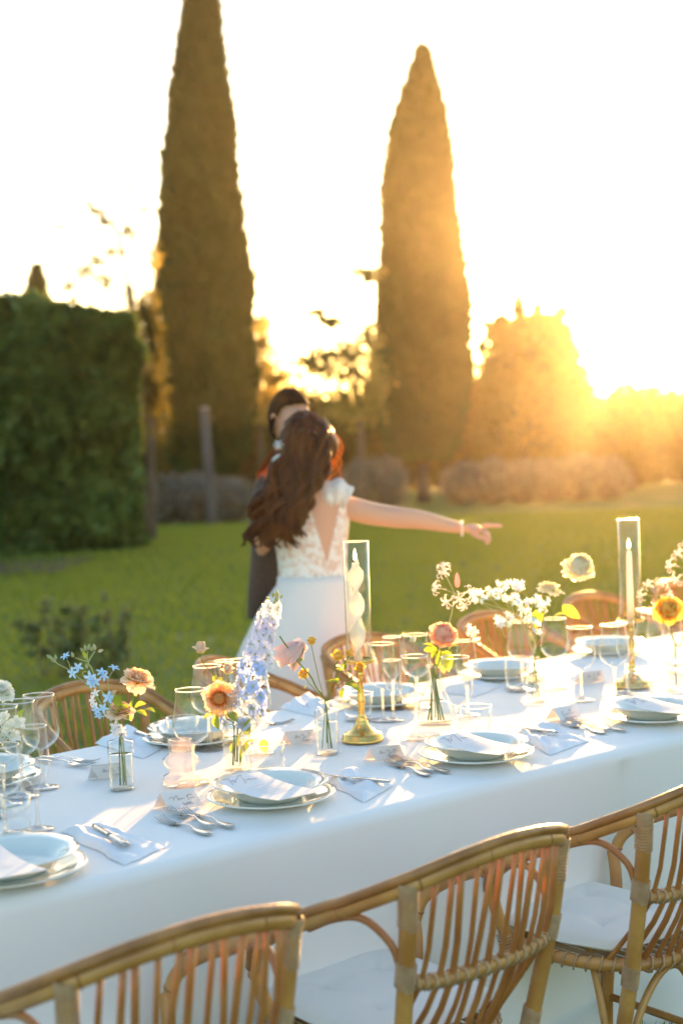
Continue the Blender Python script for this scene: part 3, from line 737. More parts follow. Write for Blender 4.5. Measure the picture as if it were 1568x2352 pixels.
def hand(t, wrist, d, palm, m, curl, point=False, s=1.0):
    """palm, four fingers and a thumb as one skinned surface; curl per finger"""
    d = Vector(d).normalized(); sd = d.cross(Vector(palm)).normalized(); pn = sd.cross(d).normalized()
    J = {'w': (wrist, .024 * s, .018 * s), 'p': (wrist + d * .045 * s, .036 * s, .016 * s)}; E = [('w', 'p')]
    lens = (.072, .08, .074, .058)
    skin('palm', {'w': J['w'], 'p': J['p'], 'q': (wrist + d * .088 * s, .037 * s, .013 * s)}, [('w', 'p'), ('p', 'q')], m, t, 2)
    for i in range(4):
        b = wrist + d * .08 * s + sd * (.027 - .018 * i) * s; a = curl[i]; P = [b]; ang = 0; dd = d
        for k in range(3):
            ang += a * (.8 if k == 0 else 1.0); dirv = d * math.cos(ang) + pn * math.sin(ang); P.append(P[-1] + dirv * lens[i] * s * (.45, .31, .24)[k])
        skin('finger', {k: (P[k], (.0095, .009, .0082, .0068)[k] * s) for k in range(4)}, [(0, 1), (1, 2), (2, 3)], m, t, 1)
    b = wrist + d * .025 * s + sd * .026 * s; P = [b, b + (d * .6 + sd * .7 + pn * .3).normalized() * .035 * s]; P.append(P[-1] + (d * .85 + sd * .3 + pn * .5).normalized() * .03 * s); P.append(P[-1] + (d * .8 + pn * .7).normalized() * .022 * s)
    skin('thumb', {k: (P[k], (.013, .011, .010, .008)[k] * s) for k in range(4)}, [(0, 1), (1, 2), (2, 3)], m, t, 1)

def bride():
    D = 6.0; A = lambda px, py, d=D: atd(px, py, d)
    base = A(705, 1200); base.z = 0
    t = thing('person', 'bride in a white lace dress seen from behind, right arm pointing to the right', 'person', base)
    head('head', A(700, 1022), M_skin, t, R(-35), 1.0, R(5))
    J = {'wai': (A(712, 1300), .115, .095), 'che': (A(705, 1225), .135, .10), 'upc': (A(703, 1165), .12, .09), 'nek': (A(702, 1110), .05, .05), 'nk2': (A(702, 1068), .05, .05),
         'sr': (A(778, 1158), .058, .055), 'ar': (A(840, 1178), .057, .053), 'a2': (A(905, 1188), .049), 'er': (A(960, 1193), .043), 'f1': (A(1010, 1203), .037, .036), 'wr': (A(1064, 1214), .024, .023),
         'sl': (A(632, 1160), .055), 'al': (A(600, 1230, D + .12), .045), 'el': (A(612, 1280, D + .25), .036), 'wl': (A(660, 1250, D + .33), .025)}
    E = [('wai', 'che'), ('che', 'upc'), ('upc', 'nek'), ('nek', 'nk2'), ('upc', 'sr'), ('sr', 'ar'), ('ar', 'a2'), ('a2', 'er'), ('er', 'f1'), ('f1', 'wr'), ('upc', 'sl'), ('sl', 'al'), ('al', 'el'), ('el', 'wl')]
    skin('body', J, E, M_skin, t)
    w = A(1062, 1214)
    # pointing hand: index straight, the others folded
    d = (A(1160, 1216) - w).normalized(); 
    s = 1.0; pn = Vector((0, -.25, -1)).normalized(); sd = d.cross(pn).normalized()
    skin('palm', {0: (w, .026, .020), 1: (w + d * .045, .034, .022), 2: (w + d * .085, .034, .018)}, [(0, 1), (1, 2)], M_skin, t, 2)
    sd = Vector((0, 1, .35)).normalized()
    b = w + d * .082 + sd * .02 + Vector((0, 0, .008)); skin('index_finger', {0: (b, .0105), 1: (b + d * .036, .0098), 2: (b + d * .064, .0088), 3: (b + d * .088 + Vector((0, 0, -.002)), .007)}, [(0, 1), (1, 2), (2, 3)], M_skin, t, 1)
    for i in range(3):
        b = w + d * .078 + sd * (.002 - .018 * i); dn = Vector((0, -.1, -1))
        P = [b, b + (d * .85 + dn * .5) * .034, b + (d * .85 + dn * .5) * .034 + (dn * 1 - d * .1) * .024]; P.append(P[-1] + (dn * .4 - d * .9) * .018)
        skin('finger', {k: (P[k], (.0105, .0098, .009, .0075)[k]) for k in range(4)}, [(0, 1), (1, 2), (2, 3)], M_skin, t, 1)
    b = w + d * .03 - Vector((0, .02, .01)); P = [b, b + d * .03 + Vector((0, -.012, -.02)), b + d * .058 + Vector((0, -.01, -.03)), b + d * .078 + Vector((0, -.005, -.035))]
    skin('thumb', {k: (P[k], (.013, .0115, .010, .008)[k]) for k in range(4)}, [(0, 1), (1, 2), (2, 3)], M_skin, t, 1)
    L = base
    MB().tube([A(1060, 1214) - L + Vector((0, .030 * math.cos(a), .030 * math.sin(a))) for a in np.linspace(0, 2 * math.pi, 24)[:-1]], .0045, 6, closed=True).build('bracelet', mat('pearl', (.8, .75, .7), .2), t)
    # bodice with an open V back
    rows = [(1112 + 3.6 * q, float(np.interp(1112 + 3.6 * q, [1112, 1150, 1190, 1240, 1290, 1335], [640, 632, 626, 630, 638, 640])), float(np.interp(1112 + 3.6 * q, [1112, 1150, 1190, 1240, 1290, 1335], [796, 804, 803, 798, 796, 800]))) for q in range(62)]
    V = []; n = 180
    for py, l, r_ in rows:
        a, b = A(l, py), A(r_, py); cx = (a.x + b.x) / 2 - L.x; rx = (b.x - a.x) / 2; z = (a.z + b.z) / 2 
        for k in range(n):
            th = 2 * math.pi * k / n; V.append((cx + rx * math.cos(th), rx * .74 * math.sin(th), z))
    f = []; fs = []
    for i in range(len(rows) - 1):
        for k in range(n):
            k2 = (k + 1) % n; q = [i * n + k, i * n + k2, (i + 1) * n + k2, (i + 1) * n + k]
            c = sum((Vector(V[j]) for j in q), Vector()) / 4
            zt = A(760, 1290).z; zb = A(745, 1150).z; xc = A(748, 1200).x - L.x
            wv = .066 * (c.z - zt) / (zb - zt)
            if c.y < 0 and c.z > zt and abs(c.x - xc) < wv: fs.append(tuple(q)); continue
            f.append(tuple(q))
    MB().add(V, f).build('bodice', M_lace, t); MB().add([(x_ * .99, y_ * .985, z_) for x_, y_, z_ in V], fs).build('bare_back', M_skin, t)
    # scalloped cap sleeve on each shoulder
    for sx, pts in ((1, [(690, 1222, 18), (706, 1180, 28), (738, 1146, 34), (772, 1134, 36), (802, 1146, 26)]), (-1, [(700, 1200, 16), (680, 1160, 24), (650, 1140, 30), (625, 1140, 28), (608, 1160, 20)])):
        mb = MB(); P = [A(a, b, D - .05) - L for a, b, _ in pts]; rr = [c / 545 * 1.0 for _, _, c in pts]
        sp = spl(P, 5); r2 = np.interp(np.linspace(0, 1, len(sp)), np.linspace(0, 1, len(rr)), rr)
        mb.tube(sp, [float(r * (1 + .12 * math.sin(i * 1.7))) for i, r in enumerate(r2)], 14); mb.build('cap_sleeve', M_lace2, t)
    # skirt
    secs = []
    for py, l, r_ in [(1322, 636, 800), (1340, 634, 804), (1400, 592, 816), (1480, 552, 842), (1600, 505, 885), (1720, 470, 930), (1830, 470, 950), (1878, 462, 970)]:
        a, b = A(l, py), A(r_, py); z = max(.012, (a.z + b.z) / 2); k = min(1, (py - 1320) / 500); secs.append(((a.x + b.x) / 2 - L.x, .0 + .0 * k, z, (b.x - a.x) / 2, .12 + .30 * k, 0, .015 + .07 * k))
    V, f = loft(secs[::-1], 72); MB().add(V, f).build('skirt', M_sat, t)
    # hair: cap and long waves of locks
    hc = A(700, 1012) - L; V = []; nu, nv = 36, 18
    for j in range(nv + 1):
        th = math.pi * .72 * j / nv
        for i in range(nu):
            ph = 2 * math.pi * i / nu; d = Vector((math.sin(th) * math.sin(ph), math.sin(th) * math.cos(ph), math.cos(th))); k = 1 + .10 * noise.noise(d * 4) + .04 * math.sin(ph * 14 + th * 7)
            V.append((hc.x + d.x * .106 * k + .03 * max(0, d.x) * (1 - d.z), hc.y - .012 + d.y * .118 * k, hc.z + d.z * .124 * k))
    MB().add(V, [(j * nu + i, j * nu + (i + 1) % nu, (j + 1) * nu + (i + 1) % nu, (j + 1) * nu + i) for j in range(nv) for i in range(nu)]).build('hair', M_hair, t)
    mb = MB(); rr = random.Random(4)
    for i in range(70):
        a = rr.random(); sx = 655 + 100 * rr.random(); sy = 985 + 70 * rr.random(); ex = 575 + 115 * rr.random(); ey = 1185 + 75 * rr.random() * (1 if ex < 670 else .7); dd = D - .10 - .06 * rr.random()
        P = []
        for k in range(9):
            q = k / 8; e = q * q * (3 - 2 * q); px = sx + (ex - sx) * e + 20 * math.sin(q * 13 + i * 1.7) * (q + .2); py = sy + (ey - sy) * q
            P.append(A(px, py, dd - .03 * math.sin(q * 3)) - L)
        mb.tube(spl(P, 3), [(.018 + .010 * math.sin(math.pi * min(1, .15 + k / 24))) * (1 if k < 20 else (25 - k) / 5 * .8 + .15) for k in range(25)], 6, flat=.6)
    for i in range(16):                                # curls ending at the lower left
        ex, ey = 572 + 60 * rr.random(), 1170 + 75 * rr.random(); c = A(ex, ey, D - .14) - L
        mb.tube([c + Vector((.030 * math.cos(q) * (1 - q / 9), -.01 * q / 5, .030 * math.sin(q) * (1 - q / 9) - .004 * q)) for q in np.linspace(0, 5, 14)], list(np.linspace(.013, .005, 14)), 6)
    mb.build('long_hair', M_hair, t)
    mb = MB()
    for i in range(24):                                # loose strands on the sun side of her head
        sx = 725 + 20 * rr.random(); sy = 965 + 60 * rr.random(); mx_ = 750 + 42 * rr.random(); my = sy + 50 + 20 * rr.random(); ex = 715 + 30 * rr.random(); ey = my + 40 + 30 * rr.random()
        d = D - .03 + .1 * rr.random(); mb.tube(spl([A(sx, sy, d) - L, A(mx_, my, d) - L, A(ex, ey, d) - L], 6), .0042, 5, flat=.5)
    for i in range(18):
        sx = 655 + 12 * rr.random(); sy = 1010 + 30 * rr.random(); ex = 588 + 20 * rr.random(); ey = 1075 + 30 * rr.random(); mb.tube(spl([A(sx, sy) - L, A(622, (sy + ey) / 2 - 12) - L, A(ex, ey) - L], 5), .006, 5, flat=.5)
    mb.build('loose_strands', mat('backlight_tint_hair', (.10, .03, .01), .4, translucent=.6, tcol=(.85, .36, .07)), t)  # orange backlight is put into the colour of these strands
    c = A(640, 1022, D - .08)
    mb = MB()
    for k in range(6):
        a = k * math.pi / 3; mb.tube([c - L, c - L + Vector((.018 * math.cos(a), -.01, .018 * math.sin(a)))], [.004, .009], 6, flat=.5)
    mb.build('hair_flower', M_shirt, t)
M_lace2 = mat('white_lace_sleeve', (.82, .78, .74), .85, (.70, .60, .53), 30, bump=.6, bscale=60)
groom(); bride()
# ------------------------------------------------------------ glass, china, cutlery
G_glass = glassmat('clear_glass', (.975, .98, .98), 1.62, .02)
G_stem = glassmat('glint_glass_stem', (.90, .92, .92), 1.6, .12, .32)
G_thick = glassmat('glint_thick_glass', (.92, .94, .93), 1.6, .15, .28)
G_rim = glassmat('glint_glass_lip', (.95, .96, .95), 1.6, .3, .85)
G_water = glassmat('water', (.97, .975, .95), 1.33, .01, .0)
G_tube = glassmat('hurricane_glass', (.975, .965, .92), 1.5, .02, .01)
def pinkglass():
    m, n, o = newmat('pale_pink_glass'); tr = N(n, 'ShaderNodeBsdfTransparent'); tr.inputs[0].default_value = (.97, .94, .93, 1)
    df = N(n, 'ShaderNodeBsdfTranslucent'); df.inputs[0].default_value = (.95, .86, .83, 1); d2 = N(n, 'ShaderNodeBsdfDiffuse'); d2.inputs[0].default_value = (.9, .8, .78, 1)
    gl = N(n, 'ShaderNodeBsdfGlossy', Roughness=.04); fr = schlick(n, 1.5)
    a = N(n, 'ShaderNodeMixShader'); a.inputs[0].default_value = .5; b = N(n, 'ShaderNodeMixShader'); b.inputs[0].default_value = .13; c = N(n, 'ShaderNodeMixShader')
    n.links.new(df.outputs[0], a.inputs[1]); n.links.new(d2.outputs[0], a.inputs[2]); n.links.new(tr.outputs[0], b.inputs[1]); n.links.new(a.outputs[0], b.inputs[2])
    n.links.new(fr.outputs[0], c.inputs[0]); n.links.new(b.outputs[0], c.inputs[1]); n.links.new(gl.outputs[0], c.inputs[2]); n.links.new(c.outputs[0], o.inputs[0]); return m
G_pink = pinkglass()
M_china = mat('celadon_glaze', (.68, .71, .67), .12, (.73, .75, .71), 5, coat=.5)
M_silver = mat('polished_steel', (.50, .49, .47), .14, metal=1.0)
M_paper = mat('white_card', (.84, .84, .86), .8, translucent=.18, tcol=(.9, .8, .7))
M_ink = mat('grey_ink', (.18, .17, .22), .6)
M_nap = mat('napkin_linen', (.80, .81, .84), .85, (.74, .76, .80), 9, bump=.1, bscale=500)
M_brass = mat('brushed_brass', (.78, .52, .16), .26, (.70, .45, .13), 14, metal=1.0)
M_wax = mat('white_wax', (.90, .89, .88), .45, translucent=.35, tcol=(.96, .92, .88), coat=.2)
M_flame = emat('flame', (1.0, .62, .22), 9); M_wick = mat('wick', (.04, .03, .02), .9)

def glintglass(name, k, tc=(.95, .93, .9, 1)):
    m, n, o = newmat(name); tr = N(n, 'ShaderNodeBsdfTransparent'); tr.inputs[0].default_value = (.96, .96, .96, 1); tl = N(n, 'ShaderNodeBsdfTranslucent'); tl.inputs[0].default_value = tc
    gl = N(n, 'ShaderNodeBsdfGlossy', Roughness=.15); fr = schlick(n, 1.6); a = N(n, 'ShaderNodeMixShader'); a.inputs[0].default_value = k; b = N(n, 'ShaderNodeMixShader')
    n.links.new(tr.outputs[0], a.inputs[1]); n.links.new(tl.outputs[0], a.inputs[2]); n.links.new(fr.outputs[0], b.inputs[0]); n.links.new(a.outputs[0], b.inputs[1]); n.links.new(gl.outputs[0], b.inputs[2]); n.links.new(b.outputs[0], o.inputs[0]); return m
G_rim = glintglass('glint_glass_lip', .55); G_stem = glintglass('glint_glass_stem', .16); G_thick = glintglass('glint_thick_glass', .20)  # milky white in lips, stems and bases stands in for sun glints
def ringmesh(mb, r, z, w, n=40):
    pts = [(r * math.cos(a), r * math.sin(a), z) for a in np.linspace(0, 2 * math.pi, n + 1)[:-1]]; mb.tube(pts, w, 6, closed=True); return mb
def wine_glass(H, rim, Rb, zs, fr, peak=.36, bot=.55):
    def mk(label, cat='wine glass', name='wine_glass', group=None):
        t = thing(name, label, cat, (0, 0, 0), 0, group)
        out = []; k = 22
        for i in range(k + 1):
            q = i / k
            if q < peak: r = Rb * math.sin(math.pi / 2 * q / peak) ** bot
            else:
                s = (q - peak) / (1 - peak); r = Rb + (rim - Rb) * (s * s * (3 - 2 * s)) ** .9
            out.append((max(r, .0035), zs + (H - zs) * q))
        th = .0011
        inn = [(max(r - th, 0), z + (.003 if i < 3 else 0)) for i, (r, z) in enumerate(out)][::-1]; inn[-1] = (0, inn[-1][1])
        MB().lathe([(0, zs - .001)] + out + [(out[-1][0] - th * .5, H + .0005)] + inn, 40).build('bowl', G_glass, t)
        ringmesh(MB(), rim - .0005, H, .0017).build('rim', G_rim, t)
        MB().lathe([(.0075, .0105), (.0048, .022), (.0040, zs * .5), (.0042, zs - .012), (.0075, zs + .0015)], 14).build('stem', G_stem, t)
        MB().lathe([(0, 0), (fr, 0), (fr + .0004, .0012), (fr, .0022), (fr * .7, .0034), (fr * .35, .0062), (.0075, .0105)], 36).build('foot', G_stem, t)
        return t
    return mk
big = wine_glass(.226, .0375, .047, .092, .040)
mid_ = wine_glass(.196, .0345, .040, .088, .036)
flute = wine_glass(.222, .0265, .031, .088, .034, .42, .7)
tall = wine_glass(.205, .0300, .033, .058, .034, .45, .6)
small = wine_glass(.178, .0235, .027, .082, .030, .45, .7)
def tumbler(r, H, label, group=None):
    t = thing('tumbler', label, 'tumbler', (0, 0, 0), 0, group); n = 32; mb = MB()
    prof = [(0, 0), (r * .86, 0), (r * .90, .004), (r * .93, H * .4), (r * .97, H * .42), (r, H), (r - .0014, H + .0006), (r - .0026, H), (r * .97 - .003, H * .45), (r * .86, H * .24), (r * .6, .012), (0, .010)]
    mb.lathe(prof, n); V = np.concatenate(mb.v); a = np.arctan2(V[:, 1], V[:, 0]); k = 1 + .03 * np.abs(np.cos(a * 5)) * (V[:, 2] < H * .43) - .02 * (V[:, 2] < H * .43); V[:, 0] *= k; V[:, 1] *= k; mb.v = [V]
    mb.build('cup', G_glass, t)
    MB().lathe([(0, .0015), (r * .8, .0015), (r * .82, .009), (0, .0085)], 20).build('thick_base', G_thick, t)
    ringmesh(MB(), r - .001, H, .0012).build('rim', G_rim, t); return t
def at(t, px, py, rz=0):
    p = T(px, py); t.location = (p.x, p.y, TZ + .0014); t.rotation_euler = (0, 0, rz); return t

GR = 'wine glasses on the long table'
at(big('large red wine glass at the left, in front of the leftmost far chair', group=GR), 98, 1812)
at(big('large wine glass half behind the leftmost big glass', group=GR), 52, 1832)
at(big('wine glass at the far left cut by the picture edge', group=GR), 12, 1850)
at(flute('slim flute in the left front glass cluster, right of the cut off wine glass', 'champagne flute', 'champagne_flute'), 88, 1908)
at(mid_('front wine glass at the left edge, nearest the front left plate', group=GR), 14, 1928)
at(tumbler(.031, .088, 'tumbler between the front glasses at the left edge'), 40, 1922)
at(big('large wine glass in front of the orange garden rose, behind the pink candle holder', group=GR), 446, 1800)
at(big('large wine glass holding up behind the orange rose, left side', group=GR), 482, 1723)
at(flute('slim flute behind the small peach rosebud', 'champagne flute', 'champagne_flute'), 520, 1702)
at(big('wine glass just left of the blue delphinium', group=GR), 553, 1706)
at(mid_('wine glass right of the orange garden rose, nearest the short tumbler', group=GR), 560, 1776)
at(tall('tall narrow goblet under the delphinium spike', 'goblet', 'goblet'), 598, 1732)
at(tumbler(.045, .078, 'short wide tumbler above the middle plate'), 614, 1780)
at(tumbler(.045, .078, 'tumbler behind the pink ribbed candle holder'), 421, 1714)
at(big('wine glass right behind the brass candlestick', group=GR), 880, 1656)
at(small('small flute between candlestick and round vase', 'champagne flute', 'champagne_flute'), 903, 1657)
at(flute('flute behind the small flute by the candlestick', 'champagne flute', 'champagne_flute'), 904, 1630)
at(big('wine glass behind the teardrop vase, left of the coral ranunculus', group=GR), 958, 1628)
at(big('wine glass in front of the teardrop vase, left side', group=GR), 957, 1698)
at(big('wine glass in front of the teardrop vase, right side', group=GR), 1050, 1702)
at(flute('flute right of the coral ranunculus', 'champagne flute', 'champagne_flute'), 1074, 1645)
at(tumbler(.045, .080, 'tumbler right of the teardrop vase'), 1092, 1690)
at(big('wine glass under the blue flower cluster, left of the far bottle vase', group=GR), 1200, 1588)
at(tumbler(.038, .108, 'tall tumbler left of the far bottle vase', ), 1186, 1588)
at(big('wine glass right of the far bottle vase', group=GR), 1276, 1580)
at(big('wine glass standing alone right of the far bottle vase, in front', group=GR), 1335, 1610)
at(big('wine glass left of the taper candlestick', group=GR), 1412, 1603)
at(flute('flute directly before the taper candlestick', 'champagne flute', 'champagne_flute'), 1440, 1590)
at(big('wine glass right behind the taper candlestick', group=GR), 1492, 1556)
at(tumbler(.045, .080, 'tumbler on the bright table right of the taper candlestick'), 1470, 1602)
at(tall('goblet at the right end beside the yellow ranunculus', 'goblet', 'goblet'), 1545, 1520)
at(mid_('wine glass in the bright glare left of the yellow ranunculus', group=GR), 1512, 1536)
at(tumbler(.040, .085, 'tumbler in the glare at the right edge of the table'), 1560, 1545)
at(tumbler(.045, .080, 'tumbler behind the twisted candle beside the bottle vase'), 822, 1655)

# plates
def scallop(mb, r0, amp, k):
    V = np.concatenate(mb.v); rr = np.hypot(V[:, 0], V[:, 1]); a = np.arctan2(V[:, 1], V[:, 0]); q = 1 + amp * np.clip((rr - r0) / .03, 0, 1) * (np.abs(np.cos(a * k / 2)) - .5)
    V[:, 0] *= q; V[:, 1] *= q; V[:, 2] += amp * .03 * np.clip((rr - r0) / .03, 0, 1) * np.cos(a * k); mb.v = [V]; return mb
me_charger = scallop(MB().lathe([(0, 0), (.085, 0), (.088, .003), (.105, .006), (.143, .016), (.146, .0185), (.144, .0205), (.128, .0165), (.106, .0105), (.092, .008), (0, .0078)], 72), .12, .010, 12).mesh('charger_plate', M_china)
me_bowl = scallop(MB().lathe([(0, 0), (.070, 0), (.074, .005), (.092, .014), (.104, .028), (.128, .036), (.131, .0375), (.129, .040), (.110, .033), (.098, .026), (.086, .010), (.06, .0075), (0, .007)], 72), .11, .022, 12).mesh('soup_plate', M_china)
def solo(name, me, label, cat, loc, rz=0, group=None):
    o = bpy.data.objects.new(name, me); COL.objects.link(o); o.location = loc; o.rotation_euler = (0, 0, rz); return tag(o, label, cat, group)
near_ps = [((22, 2012), 'at the lower left corner of the table'), ((622, 1841), 'of the middle near place setting'), ((1093, 1743), 'right of the brass candlestick foot'), ((1496, 1653), 'of the near setting at the right edge')]
far_ps = [((449, 1704), 'on the far side behind the pink candle holder'), ((872, 1618), 'on the far side behind the brass candlestick'), ((1150, 1556), 'on the far side behind the coral flower'), ((1400, 1500), 'on the far side behind the taper candle'), ((-40, 1800), 'on the far side at the left edge')]
PC = []
for i, ((px, py), w) in enumerate(near_ps + far_ps):
    p = T(px, py); PC.append(p)
    solo('charger_plate', me_charger, 'celadon charger plate ' + w, 'plate', (p.x, p.y, TZ + .0014), i * .3, 'celadon charger plates')
    solo('soup_plate', me_bowl, 'scalloped soup plate on the charger ' + w, 'plate', (p.x, p.y, TZ + .0096), i * .3 + .1, 'celadon soup plates')

# menu sheets: curved card lying across the soup plate, lettering on it
def patch(A, B, C, D, f, n=15, m=22): 
    P = []
    for i in range(n):
        for j in range(m):
            s, t = i / (n - 1), j / (m - 1); p = A.lerp(B, s).lerp(D.lerp(C, s), t); P.append(p + f(s, t))
    return P
def make_menu(label):
    c = PC[1]; root = thing('menu_card', label, 'menu card', (c.x, c.y, TZ), 0, 'menu cards on the soup plates')
    A = onz(502, 1797, TZ + .070) - c; B = onz(596, 1773, TZ + .070) - c; C = onz(748, 1815, TZ + .056) - c; D = onz(640, 1838, TZ + .056) - c
    for q in (A, B, C, D): q.z -= 0
    A, B, C, D = [Vector((q.x, q.y, q.z)) for q in (A, B, C, D)]
    f = lambda s, t: Vector((0, 0, -.008 * math.sin(math.pi * t) ** 1 + .004 * math.sin(math.pi * s) * (1 - t)))
    P = patch(A, B, C, D, f); n, m = 15, 22
    Pd = [p - Vector((0, 0, .0009)) for p in P]; mb = MB().grid(P, n, m); mb.add(Pd, [q[::-1] for q in [(i * m + j, (i + 1) * m + j, (i + 1) * m + j + 1, i * m + j + 1) for i in range(n - 1) for j in range(m - 1)]])
    edge = [i * m for i in range(n)] + [(n - 1) * m + j for j in range(1, m)] + [i * m + m - 1 for i in range(n - 2, -1, -1)] + [j for j in range(m - 2, 0, -1)]
    N0 = n * m; mb.f += [(edge[k], edge[(k + 1) % len(edge)], edge[(k + 1) % len(edge)] + N0, edge[k] + N0) for k in range(len(edge))]
    mb.build('sheet', M_paper, root, smooth=False)
    def on(s, t, up=.0006): return A.lerp(B, s).lerp(D.lerp(C, s), t) + f(s, t) + Vector((0, 0, up))
    # solve sheet coordinates of picture points
    def st(px, py):
        best = None
        for i in range(61):
            for j in range(61):
                s, t = i / 60, j / 60; d = on(s, t) + c - EYE; dc = CM.transposed() @ d; x = 784 + FPX * dc.x / -dc.z; y = 1176 - FPX * dc.y / -dc.z; e = (x - px) ** 2 + (y - py) ** 2
                if best is None or e < best[0]: best = (e, s, t)
        return on(best[1], best[2])
    Vp = lambda x, y: ((560 + x / 9.8) * .9074, (1940 + y / 9.8) * .9074)
    ink = MB()
    for st_ in ([(20, 330), (100, 305), (180, 315), (260, 390), (290, 460)], [(260, 370), (290, 345), (350, 400), (375, 320), (430, 240), (480, 210), (540, 280), (610, 410)], [(630, 330), (680, 310), (720, 335), (770, 300), (820, 312), (900, 285)]):
        ink.tube(spl([st(*Vp(*q)) for q in st_], 4), .00045, 4)
    ink.build('lettering', M_ink, root)
    l2 = MB()
    for k in range(6):
        tt = .34 + .07 * k; pts = [on(.22 + .5 * q / 10, tt, .0004) + Vector((0, 0, 0)) for q in range(11)]; l2.tube(pts, .0002, 3)
    l2.build('small_print', mat('pale_print', (.45, .45, .5), .8), root)
    return root
mn = make_menu('curved white menu sheet on the middle near soup plate, script M at its corner')
for k, lab in ((0, 'white menu sheet on the soup plate at the lower left corner'), (2, 'white menu sheet on the soup plate right of the brass candlestick'), (3, 'white menu sheet on the soup plate at the right edge')):
    copy_tree(mn, loc=(PC[k].x, PC[k].y, TZ), rz=(-.12, 0, .03, .05)[k], label=lab)

# place cards
def make_card(c4_, strokes, label):
    TL, TR, BR, BL, bk = c4_; h = .043
    bl, br = T(*BL), T(*BR); tl, tr = onz(TL[0], TL[1], TZ + h), onz(TR[0], TR[1], TZ + h); k = T(*bk)
    root = thing('place_card', label, 'place card', (bl.x, bl.y, TZ), 0, 'folded place cards'); L = Vector((bl.x, bl.y, TZ))
    z = .0018; tr = tl + (br - bl)
    q = [p - L for p in (tl, tr, br, bl)]; q[2].z = q[3].z = z; bk1 = k - L; bk1.z = z; bk2 = bk1 + (br - bl)
    th = Vector((0, 0, -.0007)); mb = MB()
    for quad in ((q[0], q[1], q[2], q[3]), (q[0], bk1, bk2, q[1])):
        mb.add(list(quad) + [p + th for p in quad], [(3, 2, 1, 0), (4, 5, 6, 7), (0, 1, 5, 4), (1, 2, 6, 5), (2, 3, 7, 6), (3, 0, 4, 7)])
    mb.build('card', M_paper, root, smooth=False)
    nrm = (q[1] - q[0]).cross(q[3] - q[0]).normalized(); nrm = -nrm if nrm.y > 0 else nrm
    ink = MB()
    for s in strokes: ink.tube(spl([q[0].lerp(q[1], a).lerp(q[3].lerp(q[2], a), b) + nrm * .0009 for a, b in s], 3), .00042, 4)
    ink.build('lettering', M_ink, root); return root
S1 = [[(.16, .42), (.19, .34), (.24, .32), (.28, .38), (.27, .52)], [(.27, .42), (.33, .36), (.40, .28), (.41, .40), (.40, .54)], [(.41, .50), (.45, .46), (.48, .50), (.51, .44), (.54, .48), (.61, .46)],
      [(.66, .42), (.71, .34), (.78, .33), (.86, .34)], [(.72, .35), (.70, .48), (.70, .60)], [(.75, .50), (.78, .52), (.82, .49), (.85, .51), (.90, .49)],
      [(.46, .74), (.49, .70), (.50, .82), (.54, .74), (.56, .82), (.60, .70)], [(.60, .82), (.64, .68), (.66, .80), (.70, .70), (.72, .82), (.78, .78)]]
S2 = [[(.22, .52), (.28, .36), (.32, .30), (.32, .52), (.25, .48), (.36, .44), (.40, .52), (.44, .46)], [(.50, .36), (.56, .28), (.58, .46), (.52, .60), (.58, .56), (.64, .46), (.68, .48)], [(.72, .34), (.80, .26), (.88, .26)], [(.76, .30), (.74, .52)], [(.76, .42), (.86, .40), (.90, .44)],
      [(.46, .72), (.50, .68), (.50, .84), (.56, .74), (.60, .84), (.62, .68), (.66, .84), (.70, .70), (.76, .80)]]
S3 = [[(.36, .34), (.28, .32), (.24, .48), (.30, .60), (.38, .54), (.42, .46), (.46, .54), (.52, .46), (.56, .58), (.50, .66)], [(.56, .34), (.64, .30), (.74, .28)], [(.66, .32), (.64, .46), (.66, .60)], [(.68, .50), (.74, .46), (.80, .48)],
      [(.54, .74), (.58, .70), (.58, .82), (.64, .72), (.66, .82), (.72, .72), (.76, .80)]]
c1 = make_card(((367, 1821), (447, 1804), (466, 1852), (390, 1865), (353, 1857)), S1, 'folded white name card behind the forks of the middle setting, left')
c2 = make_card(((847, 1716), (910, 1705), (931, 1743), (862, 1749), (836, 1746)), S2, 'folded white name card beside the foot of the brass candlestick')
c3 = make_card(((1268, 1626), (1321, 1617), (1339, 1653), (1290, 1662), (1251, 1655)), S3, 'folded white name card with sunlit back at the right')
def farcard(px, py, lab, s=S2):
    p = T(px, py); c = copy_tree(c2, loc=(p.x, p.y, TZ), rz=R(6), label=lab); return c
farcard(668, 1712, 'blank backed name card in front of the far setting, left of the bottle vase')
farcard(228, 1792, 'name card behind the left bottle vase')
farcard(1340, 1570, 'name card standing between the far bottle vase and the taper candle')

